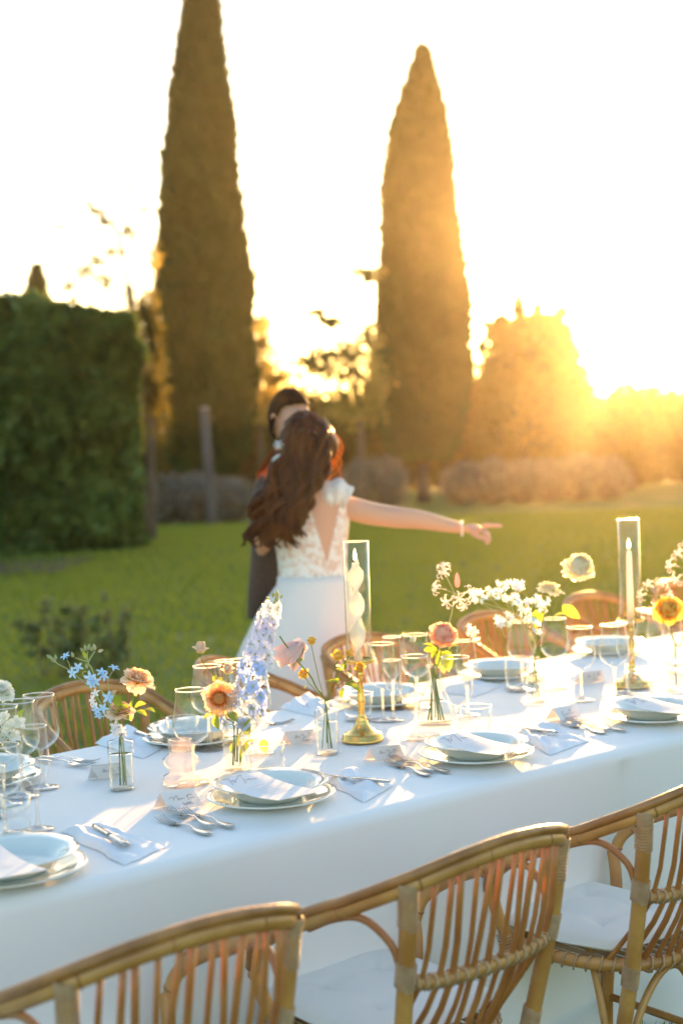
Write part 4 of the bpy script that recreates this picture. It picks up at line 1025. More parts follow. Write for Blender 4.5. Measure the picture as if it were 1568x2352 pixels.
# cutlery
def make_fork(label):
    t = thing('fork', label, 'fork', (0, 0, 0), 0, 'forks laid on the tablecloth')
    def zc(x): return .0035 + .010 * math.sin(max(0, (x - .10) / .09) * math.pi) ** 1 * (x > .10) * (x < .19)
    hp = [(x, 0, .004 + (.006 if .06 < x < .12 else .0) * math.sin((x - .06) / .06 * math.pi)) for x in np.linspace(0, .125, 14)]; 
    MB().tube(hp, [.0055, .0105, .0110, .0098, .0080, .0065, .0052, .0044, .0040, .0038, .0038, .0042, .006, .010], 10, flat=.22).build('handle', M_silver, t)
    V = []; xs = np.linspace(.120, .143, 6)
    mb = MB()
    for i, x in enumerate(xs):
        w = (.009, .0115, .0122, .0122, .012, .0118)[i]
        for y in np.linspace(-w, w, 9): V.append((x, y, .006 - .004 * (i / 5) + .10 * y * y * 8))
    mb.grid(V, 6, 9); V2 = [(a, b, c - .0012) for a, b, c in V]; mb.grid(V2, 6, 9)
    for k in range(4):
        y = -.0102 + .0068 * k; pts = [(.144, y, .0022), (.160, y * 1.0, .0016), (.180, y, .0040), (.198, y * .97, .0100)]
        mb.tube(spl(pts, 3), [.0014] * 7 + [.0013, .0011, .0007], 6, flat=1.0)
    mb.build('tines', M_silver, t); return t
def make_knife(label):
    t = thing('knife', label, 'knife', (0, 0, 0), 0, 'table knives')
    MB().tube([(x, 0, .0045) for x in np.linspace(0, .10, 8)], [.006, .0085, .0085, .008, .0075, .007, .0065, .006], 10, flat=.4).build('handle', M_silver, t)
    n = 14; V = []
    for i in range(n):
        x = .098 + .105 * i / (n - 1); q = i / (n - 1); w0 = -.005 - .004 * math.sin(q * 2.0); w1 = .0055 + .002 * q - .012 * max(0, (q - .75) / .25) ** 2
        w0 *= (1 - max(0, (q - .8) / .2) ** 2 * .6)
        for y, z in ((w0, .0040), ((w0 + w1) / 2, .0052), (w1, .0046), ((w0 + w1) / 2, .0032)): V.append((x, y, z))
    f = [(i * 4 + k, i * 4 + (k + 1) % 4, (i + 1) * 4 + (k + 1) % 4, (i + 1) * 4 + k) for i in range(n - 1) for k in range(4)] + [(0, 3, 2, 1), ((n - 1) * 4, (n - 1) * 4 + 1, (n - 1) * 4 + 2, (n - 1) * 4 + 3)]
    MB().add(V, f).build('blade', M_silver, t); return t
fk = kn = None
def lay(kind, end, tip, label, z=0.0):
    global fk, kn
    a, b = T(*end), T(*tip); rz = math.atan2(b.y - a.y, b.x - a.x)
    if kind == 'fork':
        if fk is None: fk = make_fork(label); o = fk
        else: o = copy_tree(fk, label=label)
        L = .193
    else:
        if kn is None: kn = make_knife(label); o = kn
        else: o = copy_tree(kn, label=label)
        L = .203
    m = (a + b) / 2; d = Vector((math.cos(rz), math.sin(rz), 0)); o.location = m - d * L / 2; o.location.z = TZ + .0014 + z; o.rotation_euler = (0, 0, rz)
for (e, t_, lab, z) in [((500, 1927), (352, 1880), 'front fork of the trio left of the middle plate', 0), ((512, 1914), (368, 1862), 'middle fork of the trio left of the middle plate', .004), ((556, 1913), (404, 1864), 'fork nearest the middle plate, its tines on the name card', .002),
     ((1022, 1799), (858, 1744), 'front fork beside the card at the brass candlestick', 0), ((1030, 1790), (874, 1738), 'second fork beside the card at the brass candlestick', .004), ((1058, 1788), (906, 1742), 'fork nearest the plate right of the brass candlestick', .002),
     ((1418, 1696), (1262, 1658), 'front fork before the sunlit name card at the right', 0), ((1426, 1690), (1280, 1652), 'second fork before the sunlit name card at the right', .003), ((1460, 1690), (1310, 1655), 'fork nearest the plate at the right edge', .002),
     ((98, 1742), (216, 1752), 'far side fork behind the left wine glasses, tines to the right', 0), ((96, 1752), (200, 1764), 'second far side fork behind the left wine glasses', .003),
     ((565, 1672), (637, 1664), 'far side fork beyond the short wide tumbler', 0), ((1130, 1592), (1270, 1560), 'far side fork glinting beside the tall tumbler', 0)]:
    lay('fork', e, t_, lab, z)

def napkin(corners, label, amp=.006, h=.010, seed=0):
    amp *= 2.0
    pts = [T(*c) for c in corners]; c = sum(pts, Vector()) / 4; A, B, C, D = [p - c for p in pts]
    for q in (A, B, C, D): q.z = 0
    n, m = 30, 22
    def f(s, t):
        e = min(1, min(s, 1 - s) * 9) ** .5 * min(1, min(t, 1 - t) * 9) ** .5
        return Vector((0, 0, .0016 + e * (h * .6 + h * .5 * (t < .5 + .08 * math.sin(s * 5 + seed)) + amp * abs(noise.noise(Vector((s * 2.6 + seed, t * 2.2, 0)))))))
    def g(s, t): return Vector((.014 * noise.noise(Vector((t * 4, seed, 0))), .014 * noise.noise(Vector((s * 4, seed + 3, 0))), 0))
    P = patch(A, B, C, D, lambda s, t: f(s, t) + g(s, t), n, m); mb = MB().grid(P, n, m)
    o = mb.build('napkin', M_nap); o.location = (c.x, c.y, TZ); return tag(o, label, 'napkin', 'folded white napkins')
napkin([(140, 1912), (225, 1893), (378, 1948), (285, 1990)], 'white folded napkin right of the lower left plate, under a knife', seed=1)
lay('knife', (304, 1968), (203, 1908), 'butter knife lying on the napkin at the lower left', .013)
napkin([(752, 1798), (800, 1776), (905, 1804), (835, 1846)], 'white folded napkin right of the middle plate', seed=4, amp=.012)
lay('knife', (880, 1816), (742, 1800), 'knife lying on the napkin right of the middle plate', .016)
napkin([(1185, 1688), (1235, 1668), (1356, 1702), (1262, 1736)], 'white napkin with rippled edge before the sunlit name card', seed=7, amp=.014)
lay('knife', (1250, 1697), (1168, 1686), 'knife on the rippled napkin at the right', .016)
napkin([(218, 1708), (292, 1672), (376, 1718), (330, 1744)], 'far side napkin behind the left bottle vase', seed=9, amp=.010)
lay('knife', (300, 1690), (395, 1726), 'far side knife pointing at the plate, behind the left bottle vase', .014)
napkin([(640, 1628), (700, 1600), (770, 1620), (730, 1648)], 'far side napkin folded high, behind the middle bottle vase', seed=12, amp=.016)
napkin([(1010, 1590), (1080, 1566), (1150, 1578), (1090, 1602)], 'far side napkin right of the teardrop vase', seed=15)

# brass candlesticks, hurricane glasses, candles
me_stick = [('base', MB().lathe([(0, 0), (.052, 0), (.056, .003), (.057, .008), (.0545, .010), (.0535, .020), (.050, .023), (.042, .0245), (.028, .034), (.019, .046), (.0165, .055)], 48)), ('stem', MB().lathe([(.0165, .055), (.0135, .058), (.0150, .062), (.0105, .068), (.0085, .075), (.0105, .105), (.0112, .112), (.0100, .116), (.0068, .16), (.0066, .176), (.0095, .186), (.0065, .190), (.0105, .205), (.012, .211)], 28)), ('drip_dish', MB().lathe([(.012, .211), (.036, .213), (.0405, .216), (.0415, .224), (.040, .2255), (.038, .219), (.012, .217), (0, .217)], 44))]
def candlestick(label, px, py):
    t = thing('candlestick', label, 'candlestick', (0, 0, 0), 0, 'brass candlesticks')
    for nm, mb in me_stick:
        o = bpy.data.objects.new(nm, mb.mesh(nm, M_brass)); COL.objects.link(o); o.parent = t
    return at(t, px, py)
def hurricane(label, loc):
    t = thing('hurricane_glass', label, 'glass cylinder', loc, 0, 'glass cylinders over the candles')
    r, H = .0352, .318; MB().lathe([(r, 0), (r, H), (r - .0007, H + .0006), (r - .0016, H), (r - .0016, 0), (r, 0)], 44).build('cylinder', G_tube, t); ringmesh(MB(), r - .0008, H, .0012).build('rim', G_rim, t); return t
def flame(t, z):
    MB().lathe([(0, 0), (.0035, .004), (.0048, .010), (.0040, .018), (.0018, .027), (0, .034)], 12, (0, 0, z + .006)).build('flame', M_flame, t)
    MB().tube([(0, 0, z - .002), (.0005, 0, z + .004), (.001, 0, z + .010)], .0008, 5).build('wick', M_wick, t)
k1 = candlestick('brass candlestick with twisted candle in the middle of the table', 832, 1704)
k2 = candlestick('brass candlestick with plain taper candle at the right', 1452, 1580)
for k, z, lab in ((k1, .2255, 'clear glass cylinder around the twisted candle'), (k2, .2255, 'clear glass cylinder around the plain taper candle')):
    hurricane(lab, k.location + Vector((0, 0, z)))
tw = thing('twisted_candle', 'lit white twisted spiral candle inside the middle glass cylinder', 'candle', k1.location + Vector((-.003, 0, .2172))); V = []; n = 20; m = 90; H = .268
for i in range(m):
    q = i / (m - 1); z = H * q; a0 = q * math.pi * 3.3 + .4; amp = min(1, q / .12) * min(1, (1 - q) / .10); sw = .0040 * amp
    for k in range(n):
        th = 2 * math.pi * k / n; ra = .0105 + .0115 * amp * abs(math.cos(th)) ** 1.5; x = ra * math.cos(th); y = (.0095 - .003 * amp) * math.sin(th)
        V.append((x * math.cos(a0) - y * math.sin(a0), x * math.sin(a0) + y * math.cos(a0), z))
V, f = V, [(i * n + k, i * n + (k + 1) % n, (i + 1) * n + (k + 1) % n, (i + 1) * n + k) for i in range(m - 1) for k in range(n)] + [tuple((m - 1) * n + k for k in range(n))]
MB().add(V, f).build('wax', M_wax, tw); flame(tw, H)
tp = thing('taper_candle', 'lit plain white taper candle inside the right glass cylinder', 'candle', k2.location + Vector((0, 0, .2172)))
MB().lathe([(0, 0), (.0125, 0), (.0118, .04), (.0088, .21), (.006, .224), (0, .226)], 20).build('wax', M_wax, tp); flame(tp, .226)

# pink glass holder
t = thing('candle_holder', 'pale pink ribbed glass candle holder of stacked bubbles', 'candle holder')
mb = MB().lathe([(0, 0), (.036, 0), (.043, .006), (.045, .016), (.041, .026), (.030, .031), (.028, .040), (.034, .046), (.043, .056), (.043, .064), (.034, .073), (.028, .078), (.027, .088), (.030, .100), (.028, .112), (.025, .113), (.022, .10), (.02, .085), (0, .082)], 60)
V = np.concatenate(mb.v); a = np.arctan2(V[:, 1], V[:, 0]); q = 1 + .02 * np.cos(a * 20); V[:, 0] *= q; V[:, 1] *= q; mb.v = [V]; mb.build('body', G_pink, t); at(t, 418, 1806)

# vases
def bottle(label, px, py, grp='small ribbed bottle vases'):
    t = thing('bottle_vase', label, 'vase', (0, 0, 0), 0, grp); n = 40
    mb = MB().lathe([(0, 0), (.0285, 0), (.0300, .003), (.0302, .112), (.0285, .1165), (.013, .119), (.0118, .123), (.0122, .130), (.0155, .135), (.0150, .1358), (.0138, .135), (.0106, .129), (.0104, .121), (.0115, .1175), (.0268, .113), (.0278, .108), (.0278, .008), (.026, .006), (0, .0055)], n)
    V = np.concatenate(mb.v); a = np.arctan2(V[:, 1], V[:, 0]); rr = np.hypot(V[:, 0], V[:, 1]); q = 1 + .018 * np.cos(a * 10) * (rr > .02); V[:, 0] *= q; V[:, 1] *= q; mb.v = [V]
    mb.build('bottle', G_glass, t); MB().lathe([(0, .0065), (.0268, .0065), (.0270, .009), (.0270, .084), (.0262, .0848), (0, .0842)], 28).build('water', G_water, t)
    MB().lathe([(0, .0005), (.026, .0005), (.0265, .005), (0, .0048)], 24).build('thick_base', G_thick, t); ringmesh(MB(), .0148, .1352, .0012, 24).build('rim', G_rim, t)
    return at(t, px, py)
bottle('small bottle vase at the left holding blue star flowers and peach roses', 281, 1815)
bottle('small bottle vase in the middle holding little yellow roses', 752, 1732)
bottle('small bottle vase at the right holding blue white clusters and cream ranunculus', 1230, 1611)
bottle('bottle vase at the right edge holding the yellow ranunculus', 1552, 1585)
bottle('bottle vase cut by the left edge holding white blossoms', -14, 1880)
t = thing('teardrop_vase', 'clear teardrop shaped glass vase holding the coral ranunculus', 'vase')
MB().lathe([(0, 0), (.046, 0), (.053, .008), (.055, .022), (.051, .045), (.038, .080), (.024, .110), (.0185, .135), (.0195, .155), (.023, .168), (.0218, .1685), (.018, .155), (.0172, .135), (.0225, .110), (.036, .080), (.0490, .045), (.053, .022), (.050, .010), (0, .007)], 44).build('body', G_glass, t)
MB().lathe([(0, .008), (.049, .011), (.052, .022), (.0482, .045), (.040, .066), (0, .0655)], 32).build('water', G_water, t); ringmesh(MB(), .0225, .168, .0012, 28).build('rim', G_rim, t); at(t, 1000, 1664)
t = thing('cylinder_vase', 'clear straight glass vase holding the orange rose and delphinium', 'vase')
MB().lathe([(0, 0), (.026, 0), (.0285, .005), (.030, .06), (.030, .118), (.029, .1185), (.0284, .118), (.0284, .06), (.0265, .012), (0, .009)], 40).build('body', G_glass, t)
MB().lathe([(0, .010), (.0262, .013), (.028, .06), (.028, .080), (0, .0796)], 28).build('water', G_water, t); ringmesh(MB(), .0292, .118, .0012, 32).build('rim', G_rim, t); at(t, 541, 1768)
# ------------------------------------------------------------ flowers
def petalmat(name, c, c2=None, tc=None, ns=30, tr=.55): return mat(name, tuple(min(.92, q * 1.06) for q in c), .6, tuple(min(.92, q * 1.06) for q in (c2 or c)), ns, translucent=tr, tcol=tuple(min(.98, q * 1.1) for q in (tc or c)), spec=.25)
P_peach = petalmat('peach_petal', (.88, .74, .62), (.88, .80, .70), (.95, .70, .45)); P_peachd = petalmat('deep_peach_petal', (.88, .66, .47), (.88, .72, .54), (.98, .58, .28))
P_or = petalmat('orange_petal', (.88, .38, .10), (.90, .50, .18), (1, .45, .10)); P_orl = petalmat('pale_orange_petal', (.88, .60, .38), (.88, .68, .48), (.98, .68, .38))
P_cor = petalmat('coral_petal', (.85, .34, .26), (.88, .46, .36), (1, .45, .30)); P_corl = petalmat('light_coral_petal', (.88, .52, .42), (.88, .60, .50), (1, .60, .42))
P_cream = petalmat('cream_petal', (.88, .84, .74), (.88, .82, .70), (.95, .82, .58)); P_creamd = petalmat('deep_cream_petal', (.88, .79, .60), (.88, .81, .66), (.98, .75, .40))
P_yel = petalmat('yellow_petal', (.88, .55, .10), (.88, .65, .22), (1, .66, .12)); P_yeld = petalmat('golden_petal', (.82, .38, .04), (.86, .48, .06), (1, .5, .05))
P_pink = petalmat('blush_petal', (.86, .66, .64), (.87, .74, .72), (.95, .72, .66)); P_white = petalmat('white_petal', (.84, .83, .78), (.82, .80, .76), (.9, .88, .78))
P_blue = petalmat('sky_blue_petal', (.36, .58, .82), (.50, .68, .86), (.45, .65, .85), tr=.35); P_bluew = petalmat('pale_blue_petal', (.62, .68, .78), (.78, .78, .80), (.85, .85, .85))
P_del = petalmat('delphinium_blue', (.42, .55, .85), (.52, .64, .87), (.5, .6, .9), tr=.35); P_lil = petalmat('lilac_petal', (.64, .66, .85), (.74, .74, .87), (.82, .8, .9))
P_ner = petalmat('nerine_petal', (.88, .82, .82), (.90, .87, .86), (.95, .82, .78)); P_bud = petalmat('pink_bud', (.82, .38, .40), (.85, .50, .48), (.95, .5, .45))
M_stem = mat('green_stem', (.14, .22, .04), .5, (.20, .28, .07), 20, translucent=.3, tcol=(.35, .45, .05)); M_stemp = mat('pale_green_stem', (.36, .42, .20), .6, (.44, .48, .26), 20, translucent=.3, tcol=(.6, .6, .2))
M_leaf = mat('rose_leaf', (.07, .16, .03), .4, (.12, .22, .04), 30, translucent=.5, tcol=(.38, .50, .04)); M_leafl = mat('light_leaf', (.20, .32, .05), .5, (.26, .38, .07), 30, translucent=.5, tcol=(.55, .62, .06))
def petal_mesh(nm, m, cup=.5, curl=.3, ruff=.06, shape=1.0, seed=0):
    nu, nv = 7, 8; V = []
    for j in range(nv):
        t = j / (nv - 1); w = math.sin(math.pi * min(1, (.12 + .62 * t ** .8)) ) ** .6 * (1 if t < .85 else 1 - ((t - .85) / .15) ** 2 * .35)
        for i in range(nu):
            s = -1 + 2 * i / (nu - 1); x = .5 * w * s * shape; y = -cup * .5 * (s * s) * w + .16 * math.sin(math.pi * t * .9) + curl * max(0, t - .5) ** 2 * 1.6 + ruff * t * t * math.sin(s * 6 + seed); z = t - .12 * t * s * s + ruff * .6 * t ** 4 * math.sin(s * 9 + seed * 2)
            V.append((x, y, z))
    return MB().grid([(V[j * nu + i]) for i in range(nu) for j in range(nv)], nu, nv).mesh(nm, m)
_pm = {}
def pm(m, cup, curl, ruff, seed):
    k = (m.name, cup, curl, ruff, seed)
    if k not in _pm: _pm[k] = petal_mesh('petal', m, cup, curl, ruff, 1.0, seed)
    return _pm[k]
def frame(ax):
    ax = Vector(ax).normalized(); q = ax.to_track_quat('Z', 'Y'); return q.to_matrix().to_4x4()
def bloom(parent, c, ax, layers, s=1.0, jit=.12):
    """layers: (count, base radius, tilt deg, width, height, material, cup, curl, ruffle)"""
    L = wloc(parent); F = Matrix.Translation(Vector(c) - L) @ frame(ax)
    for li, (n, r0, tl, w, h, m, cup, curl, ruff) in enumerate(layers):
        for k in range(n):
            a = 2 * math.pi * (k + .37 * li) / n + random.uniform(-jit, jit); sc = 1 + random.uniform(-jit, jit)
            M = F @ Matrix.Rotation(a, 4, 'Z') @ Matrix.Translation((0, r0 * s, 0)) @ Matrix.Rotation(-R(tl + random.uniform(-8, 8) * jit * 8), 4, 'X') @ Matrix.Diagonal((w * s * sc, h * s * sc, h * s * sc, 1))
            inst('petal', pm(m, cup, curl, ruff, (k * 7 + li) % 3), parent, M)
HM = {}
def heart(parent, c, ax, m, s, z=.42, r=.30):
    if m.name not in HM: HM[m.name] = MB().lathe([(0, -1), (.5, -.85), (.87, -.5), (1, 0), (.87, .5), (.62, .72), (.5, .70), (.42, .84), (.25, .80), (.15, .92), (0, .88)], 14).mesh('heart', m)
    inst('heart', HM[m.name], parent, Matrix.Translation(Vector(c) - wloc(parent)) @ frame(ax) @ Matrix.Translation((0, 0, z * s)) @ Matrix.Diagonal((r * s, r * s, r * s * 1.1, 1)))
def stem(parent, pts, r=.0018, m=None, name='stem'):
    L = wloc(parent); P = spl([Vector(p) - L for p in pts], 6)
    return MB().tube(P, list(np.linspace(r, r * .85, len(P))), 7).build(name, m or M_stem, parent)
def leafmesh(m):
    nu, nv = 5, 9; V = []
    for i in range(nu):
        for j in range(nv):
            s = -1 + 2 * i / (nu - 1); t = j / (nv - 1); w = .25 * math.sin(math.pi * t ** .85) ** .85; V.append((w * s, -.10 * abs(s) * math.sin(math.pi * t) * -1 + .08 * math.sin(math.pi * t), t))
    return MB().grid(V, nu, nv).mesh('leaf', m)
LM = leafmesh(M_leaf); LML = leafmesh(M_leafl)
def leaf(parent, p, d, size, roll=0, me=None, wide=1.0):
    L = wloc(parent); M = Matrix.Translation(Vector(p) - L) @ frame(d) @ Matrix.Rotation(roll, 4, 'Z') @ Matrix.Diagonal((size * wide, size, size, 1)); inst('leaf', me or LM, parent, M)
def sepals(parent, c, ax, s):
    for k in range(5):
        M = Matrix.Translation(Vector(c) - wloc(parent)) @ frame(ax) @ Matrix.Rotation(k * 1.257, 4, 'Z') @ Matrix.Rotation(R(-70), 4, 'X') @ Matrix.Diagonal((s * .5, s, s, 1)); inst('sepal', LML, parent, M)
def dep(px, py): p = T(px, py); return p.y
def V3(px, py, d): return atd(px, py, d)
def cdir(x, t, z): return Vector((x, -t, z))         # right, toward camera, up
def rose_open(parent, c, ax, s, mo, mi, sep=True):
    bloom(parent, c, ax, [(5, .010, 82, .95, .95, mo, .25, .5, .08), (6, .008, 66, .85, .85, mo, .4, .4, .08), (6, .006, 50, .75, .75, mo, .5, .3, .08), (6, .005, 34, .62, .66, mi, .6, .2, .1), (5, .004, 20, .48, .58, mi, .7, .1, .1), (4, .002, 8, .34, .5, mi, .8, 0, .1)], s); heart(parent, c, ax, mi, s, .26, .20)
    if sep: sepals(parent, c, ax, s * .8)
def garden(parent, c, ax, s, mo, mi):
    bloom(parent, c, ax, [(6, .01, 84, .9, .95, mo, .2, .2, .1), (7, .01, 68, .8, .88, mo, .35, .1, .1), (7, .01, 54, .7, .76, mo, .4, 0, .1), (9, .12, 42, .42, .50, mi, .6, 0, .2), (9, .10, 30, .36, .46, mi, .6, 0, .25), (8, .06, 18, .32, .42, mi, .7, 0, .3), (6, .03, 8, .26, .36, mi, .7, 0, .3)], s); heart(parent, c, ax, mi, s, .20, .34)
    sepals(parent, c, ax, s * .7)
def ranun(parent, c, ax, s, mo, mi):
    bloom(parent, c, ax, [(6, .04, 74, .95, .85, mo, .5, .0, .05), (7, .05, 54, .9, .95, mo, .8, -.5, .04), (7, .05, 36, .85, 1.0, mo, .9, -.7, .04), (7, .04, 24, .7, .98, mo, .9, -.9, .03), (6, .03, 16, .5, .92, mi, .9, -.9, .03), (5, .02, 8, .34, .84, mi, .9, -.7, .03)], s); heart(parent, c, ax, mi, s, .52, .47)
    sepals(parent, c, ax, s * .45)
def budrose(parent, c, ax, s, mo, mi):
    bloom(parent, c, ax, [(4, .03, 40, .7, .85, mo, .6, .6, .06), (5, .03, 22, .75, 1.0, mo, .8, .1, .04), (4, .02, 12, .6, 1.0, mi, .9, -.3, .03), (3, .01, 5, .4, .95, mi, .9, -.2, .03)], s); sepals(parent, c, ax, s * .55)
def inv(px, py, h=.02, dx=0, dy=0):                    # point low inside the vase standing at px,py
    p = T(px, py); return Vector((p.x + dx, p.y + dy, TZ + h))
V1, V2_, V3_, V7, V0, VT, VC = (281, 1815), (752, 1732), (1230, 1611), (1552, 1585), (-14, 1880), (1000, 1664), (541, 1768)
def flower(name, label, cat, vase, grp=None): 
    p = inv(*vase, h=.012); return thing(name, label, cat, p, 0, grp)

# vase 1: blue star flowers and peach roses
D1 = dep(*V1)
def starmesh(m, wide=.30, L=1.0):
    mb = MB()
    for k in range(5):
        a = k * 2 * math.pi / 5; ca, sa = math.cos(a), math.sin(a); V = []
        for j in range(5):
            t = j / 4; w = wide * math.sin(math.pi * (.15 + .75 * t)) * .6
            for s in (-1, 0, 1): x = .08 + L * t; y = w * s; z = .10 + .22 * math.sin(t * 2.2) - .12 * t + .06 * abs(s); V.append((x * ca - y * sa, x * sa + y * ca, z))
        mb.grid(V, 5, 3)
    mb.lathe([(0, -.5), (.10, -.45), (.12, -.1), (.16, .12), (.05, .25), (0, .26)], 8); return mb.mesh('floret', m)
SB, SBW = starmesh(P_blue, .42), starmesh(P_bluew, .42)
def star(parent, p, d, s=.013, me=None): inst('floret', me or SB, parent, Matrix.Translation(Vector(p) - wloc(parent)) @ frame(d) @ Matrix.Rotation(random.random() * 6, 4, 'Z') @ Matrix.Diagonal((s, s, s, 1)))
budm = MB().lathe([(0, 0), (.22, .1), (.30, .35), (.22, .7), (.08, .95), (0, 1)], 8).mesh('bud', M_stemp)
budp = MB().lathe([(0, 0), (.22, .1), (.30, .35), (.22, .7), (.08, .95), (0, 1)], 8).mesh('bud', petalmat('bud_tip', (.6, .55, .35), (.75, .6, .5)))
def bud(parent, p, d, s=.016, me=None): inst('bud', me or budm, parent, Matrix.Translation(Vector(p) - wloc(parent)) @ frame(d) @ Matrix.Diagonal((s, s, s, 1)))
Va = lambda x, y: (90.7 + x * .1852, 1415.5 + y * .1852)
def Q(x, y, d=0): a, b = Va(x, y); return atd(a, b, D1 + d)
t = flower('blue_star_sprig', 'sprig of sky blue star flowers reaching up left from the left bottle vase', 'blue flowers', V1)
b0 = inv(*V1, h=.012, dx=.004); neck = inv(*V1, h=.135)
stem(t, [b0, neck, Q(900, 1320), Q(720, 1010), Q(590, 850), Q(450, 730), Q(380, 670), Q(230, 590), Q(200, 560)], .0017, M_stemp)
stem(t, [b0 + Vector((.006, 0, 0)), neck + Vector((.004, 0, 0)), Q(830, 1030, -.01), Q(740, 870, -.01), Q(650, 650, -.01), Q(610, 570, -.01), Q(690, 430, -.01)], .0021, M_stemp)
for a in ([(610, 570), (540, 545), (440, 515)], [(390, 660), (370, 590), (345, 540)], [(600, 850), (560, 760), (540, 700), (585, 680)], [(860, 960), (850, 790), (830, 740)], [(850, 780), (880, 730), (905, 690)], [(610, 570), (595, 500), (600, 440)], [(740, 900), (690, 850), (660, 830)], [(600, 560), (560, 500), (545, 460)]):
    stem(t, [Q(*q) for q in a], .0013, M_stemp)
bl = [(Q(330, 500), cdir(-.4, .5, .8), .013), (Q(420, 700, -.01), cdir(-.5, 1, -.1), .014), (Q(480, 640, -.01), cdir(.1, .8, .6), .013), (Q(640, 760, -.02), cdir(-.3, 1, 0), .016), (Q(690, 800, -.02), cdir(.3, 1, -.3), .014), (Q(650, 830, -.02), cdir(-.4, 1, -.5), .013), (Q(770, 700, -.01), cdir(.2, .6, .7), .013), (Q(800, 740, -.01), cdir(.6, .8, .1), .012), (Q(925, 650), cdir(.3, .3, .9), .014),
      (Q(860, 1010, -.02), cdir(0, 1, .3), .015), (Q(910, 1010, -.01), cdir(.7, .8, .2), .012), (Q(720, 1160, -.02), cdir(-.5, 1, -.4), .014), (Q(740, 1220, -.02), cdir(-.1, .8, -.8), .013), (Q(790, 1140, -.02), cdir(.2, 1, .1), .012)]
for p, d, s in bl: star(t, p, d, s)
for p, d, s in [(Q(670, 1040, -.01), cdir(-.8, .7, .2), .014), (Q(700, 960, -.01), cdir(-.3, .7, .6), .012), (Q(700, 1110, -.02), cdir(-.6, .9, -.2), .012), (Q(950, 1370, -.01), cdir(-.2, 1, .4), .015), (Q(930, 1410, -.02), cdir(-.7, .8, 0), .012), (Q(1010, 1400, -.02), cdir(.6, .9, 0), .012), (Q(960, 1440, -.02), cdir(0, 1, -.5), .012), (Q(1040, 1450, -.01), cdir(.7, .6, .2), .010)]: star(t, p, d, s, SBW)
for x, y, dx, dz in ((200, 570, -.7, .8), (150, 520, -.8, .6), (170, 560, -.3, .9), (205, 540, 0, 1), (420, 510, -.2, 1), (585, 430, -.2, 1), (610, 420, .2, 1), (640, 430, .6, .8), (560, 450, -.6, .8), (690, 420, -.1, 1), (730, 440, .9, .3), (590, 650, 0, 1)): bud(t, Q(x, y), cdir(dx, .2, dz), .016 if y < 440 else .014, budp if x > 680 else None)
leaf(t, Q(580, 540), cdir(-.3, .4, 1), .026, .5, LML, .8); bud(t, Q(880, 970, -.01), cdir(.8, .3, .5), .020, budp)
t = flower('peach_rose', 'open peach garden rose tilted to the right in the left bottle vase', 'rose', V1)
rc = Q(1215, 800); rose_open(t, rc, cdir(.35, .3, .9), .046, P_peach, P_peachd)
stem(t, [inv(*V1, h=.012, dx=-.004), neck, Q(1090, 1250, .01), Q(1160, 1030), Q(1195, 900), rc], .0019); leaf(t, Q(1200, 880), cdir(.1, .5, -1), .024, 1, LML)
for x, y, dx, dz, s in ((1010, 1140, -.25, .95, .042), (1060, 1160, -.9, -.2, .030), (1100, 1150, -.7, .5, .026), (1180, 1130, .9, .3, .036), (1200, 1170, .9, -.4, .034), (1290, 1160, .9, -.15, .036), (1150, 1130, .2, .9, .026), (1080, 1230, .7, -.5, .02)): leaf(t, Q(x, y, -.012), cdir(dx, .5, dz), s, random.random(), LM if x < 1110 else LML)
t = flower('peach_rose', 'lower peach rose half hidden by leaves at the mouth of the left bottle vase', 'rose', V1)
rc = Q(1010, 1190, .01); rose_open(t, rc, cdir(.1, .35, 1), .040, P_peach, P_peachd); stem(t, [inv(*V1, h=.02, dx=.008), neck, Q(1010, 1300, .01), rc], .0018)

# cylinder vase: orange garden rose, buds, delphinium
D5 = dep(*VC); Vb = lambda x, y: (363 + x * .2084, 1451.8 + y * .2084)
def Q5(x, y, d=0): a, b = Vb(x, y); return atd(a, b, D5 + d)
t = flower('garden_rose', 'big ruffled orange garden rose facing the camera', 'rose', VC)
rc = Q5(680, 730, .0); garden(t, rc, cdir(-.05, 1, .12), .047, P_orl, P_or); n5 = inv(*VC, h=.11)
stem(t, [inv(*VC, h=.012, dx=-.006), n5, Q5(760, 950, .03), Q5(700, 800, .03), rc + Vector((0, .02, 0))], .0022)
for x, y, dx, dz, s in ((620, 900, -.9, -.35, .034), (640, 900, .2, -1, .042), (780, 880, .5, -.5, .04), (860, 950, .6, -.7, .036), (1010, 1150, .1, 1, .06), (960, 1050, -.3, -.8, .055), (1060, 1180, -.6, -1, .075), (1150, 1180, .3, -1, .04), (850, 1200, -.2, -.8, .035)): leaf(t, Q5(x, y, .0), cdir(dx, .5, dz), s, random.random(), LML, 1.2)
t = flower('rosebud', 'small peach rosebud held high on a thin stem left of the delphinium', 'rosebud', VC)
rc = Q5(470, 230, -.01); budrose(t, rc, cdir(.05, .2, 1), .029, P_peach, P_peachd); stem(t, [inv(*VC, h=.02), n5, Q5(820, 640, .01), Q5(650, 500, .0), Q5(500, 345, -.01), rc], .0014)
leaf(t, Q5(650, 500), cdir(.35, .6, -.2), .028, 0, LM, 1.1); leaf(t, Q5(640, 470), cdir(-.2, .5, -.5), .022, 0, LM)
t = flower('rosebud', 'second peach rosebud just above the orange garden rose', 'rosebud', VC)
rc = Q5(775, 455, .01); budrose(t, rc, cdir(-.05, .3, 1), .028, P_peach, P_peachd); stem(t, [inv(*VC, h=.02), n5, Q5(770, 560, .03), rc], .0014)
t = flower('delphinium', 'tall blue and lilac delphinium spike before the white dress', 'delphinium', VC)
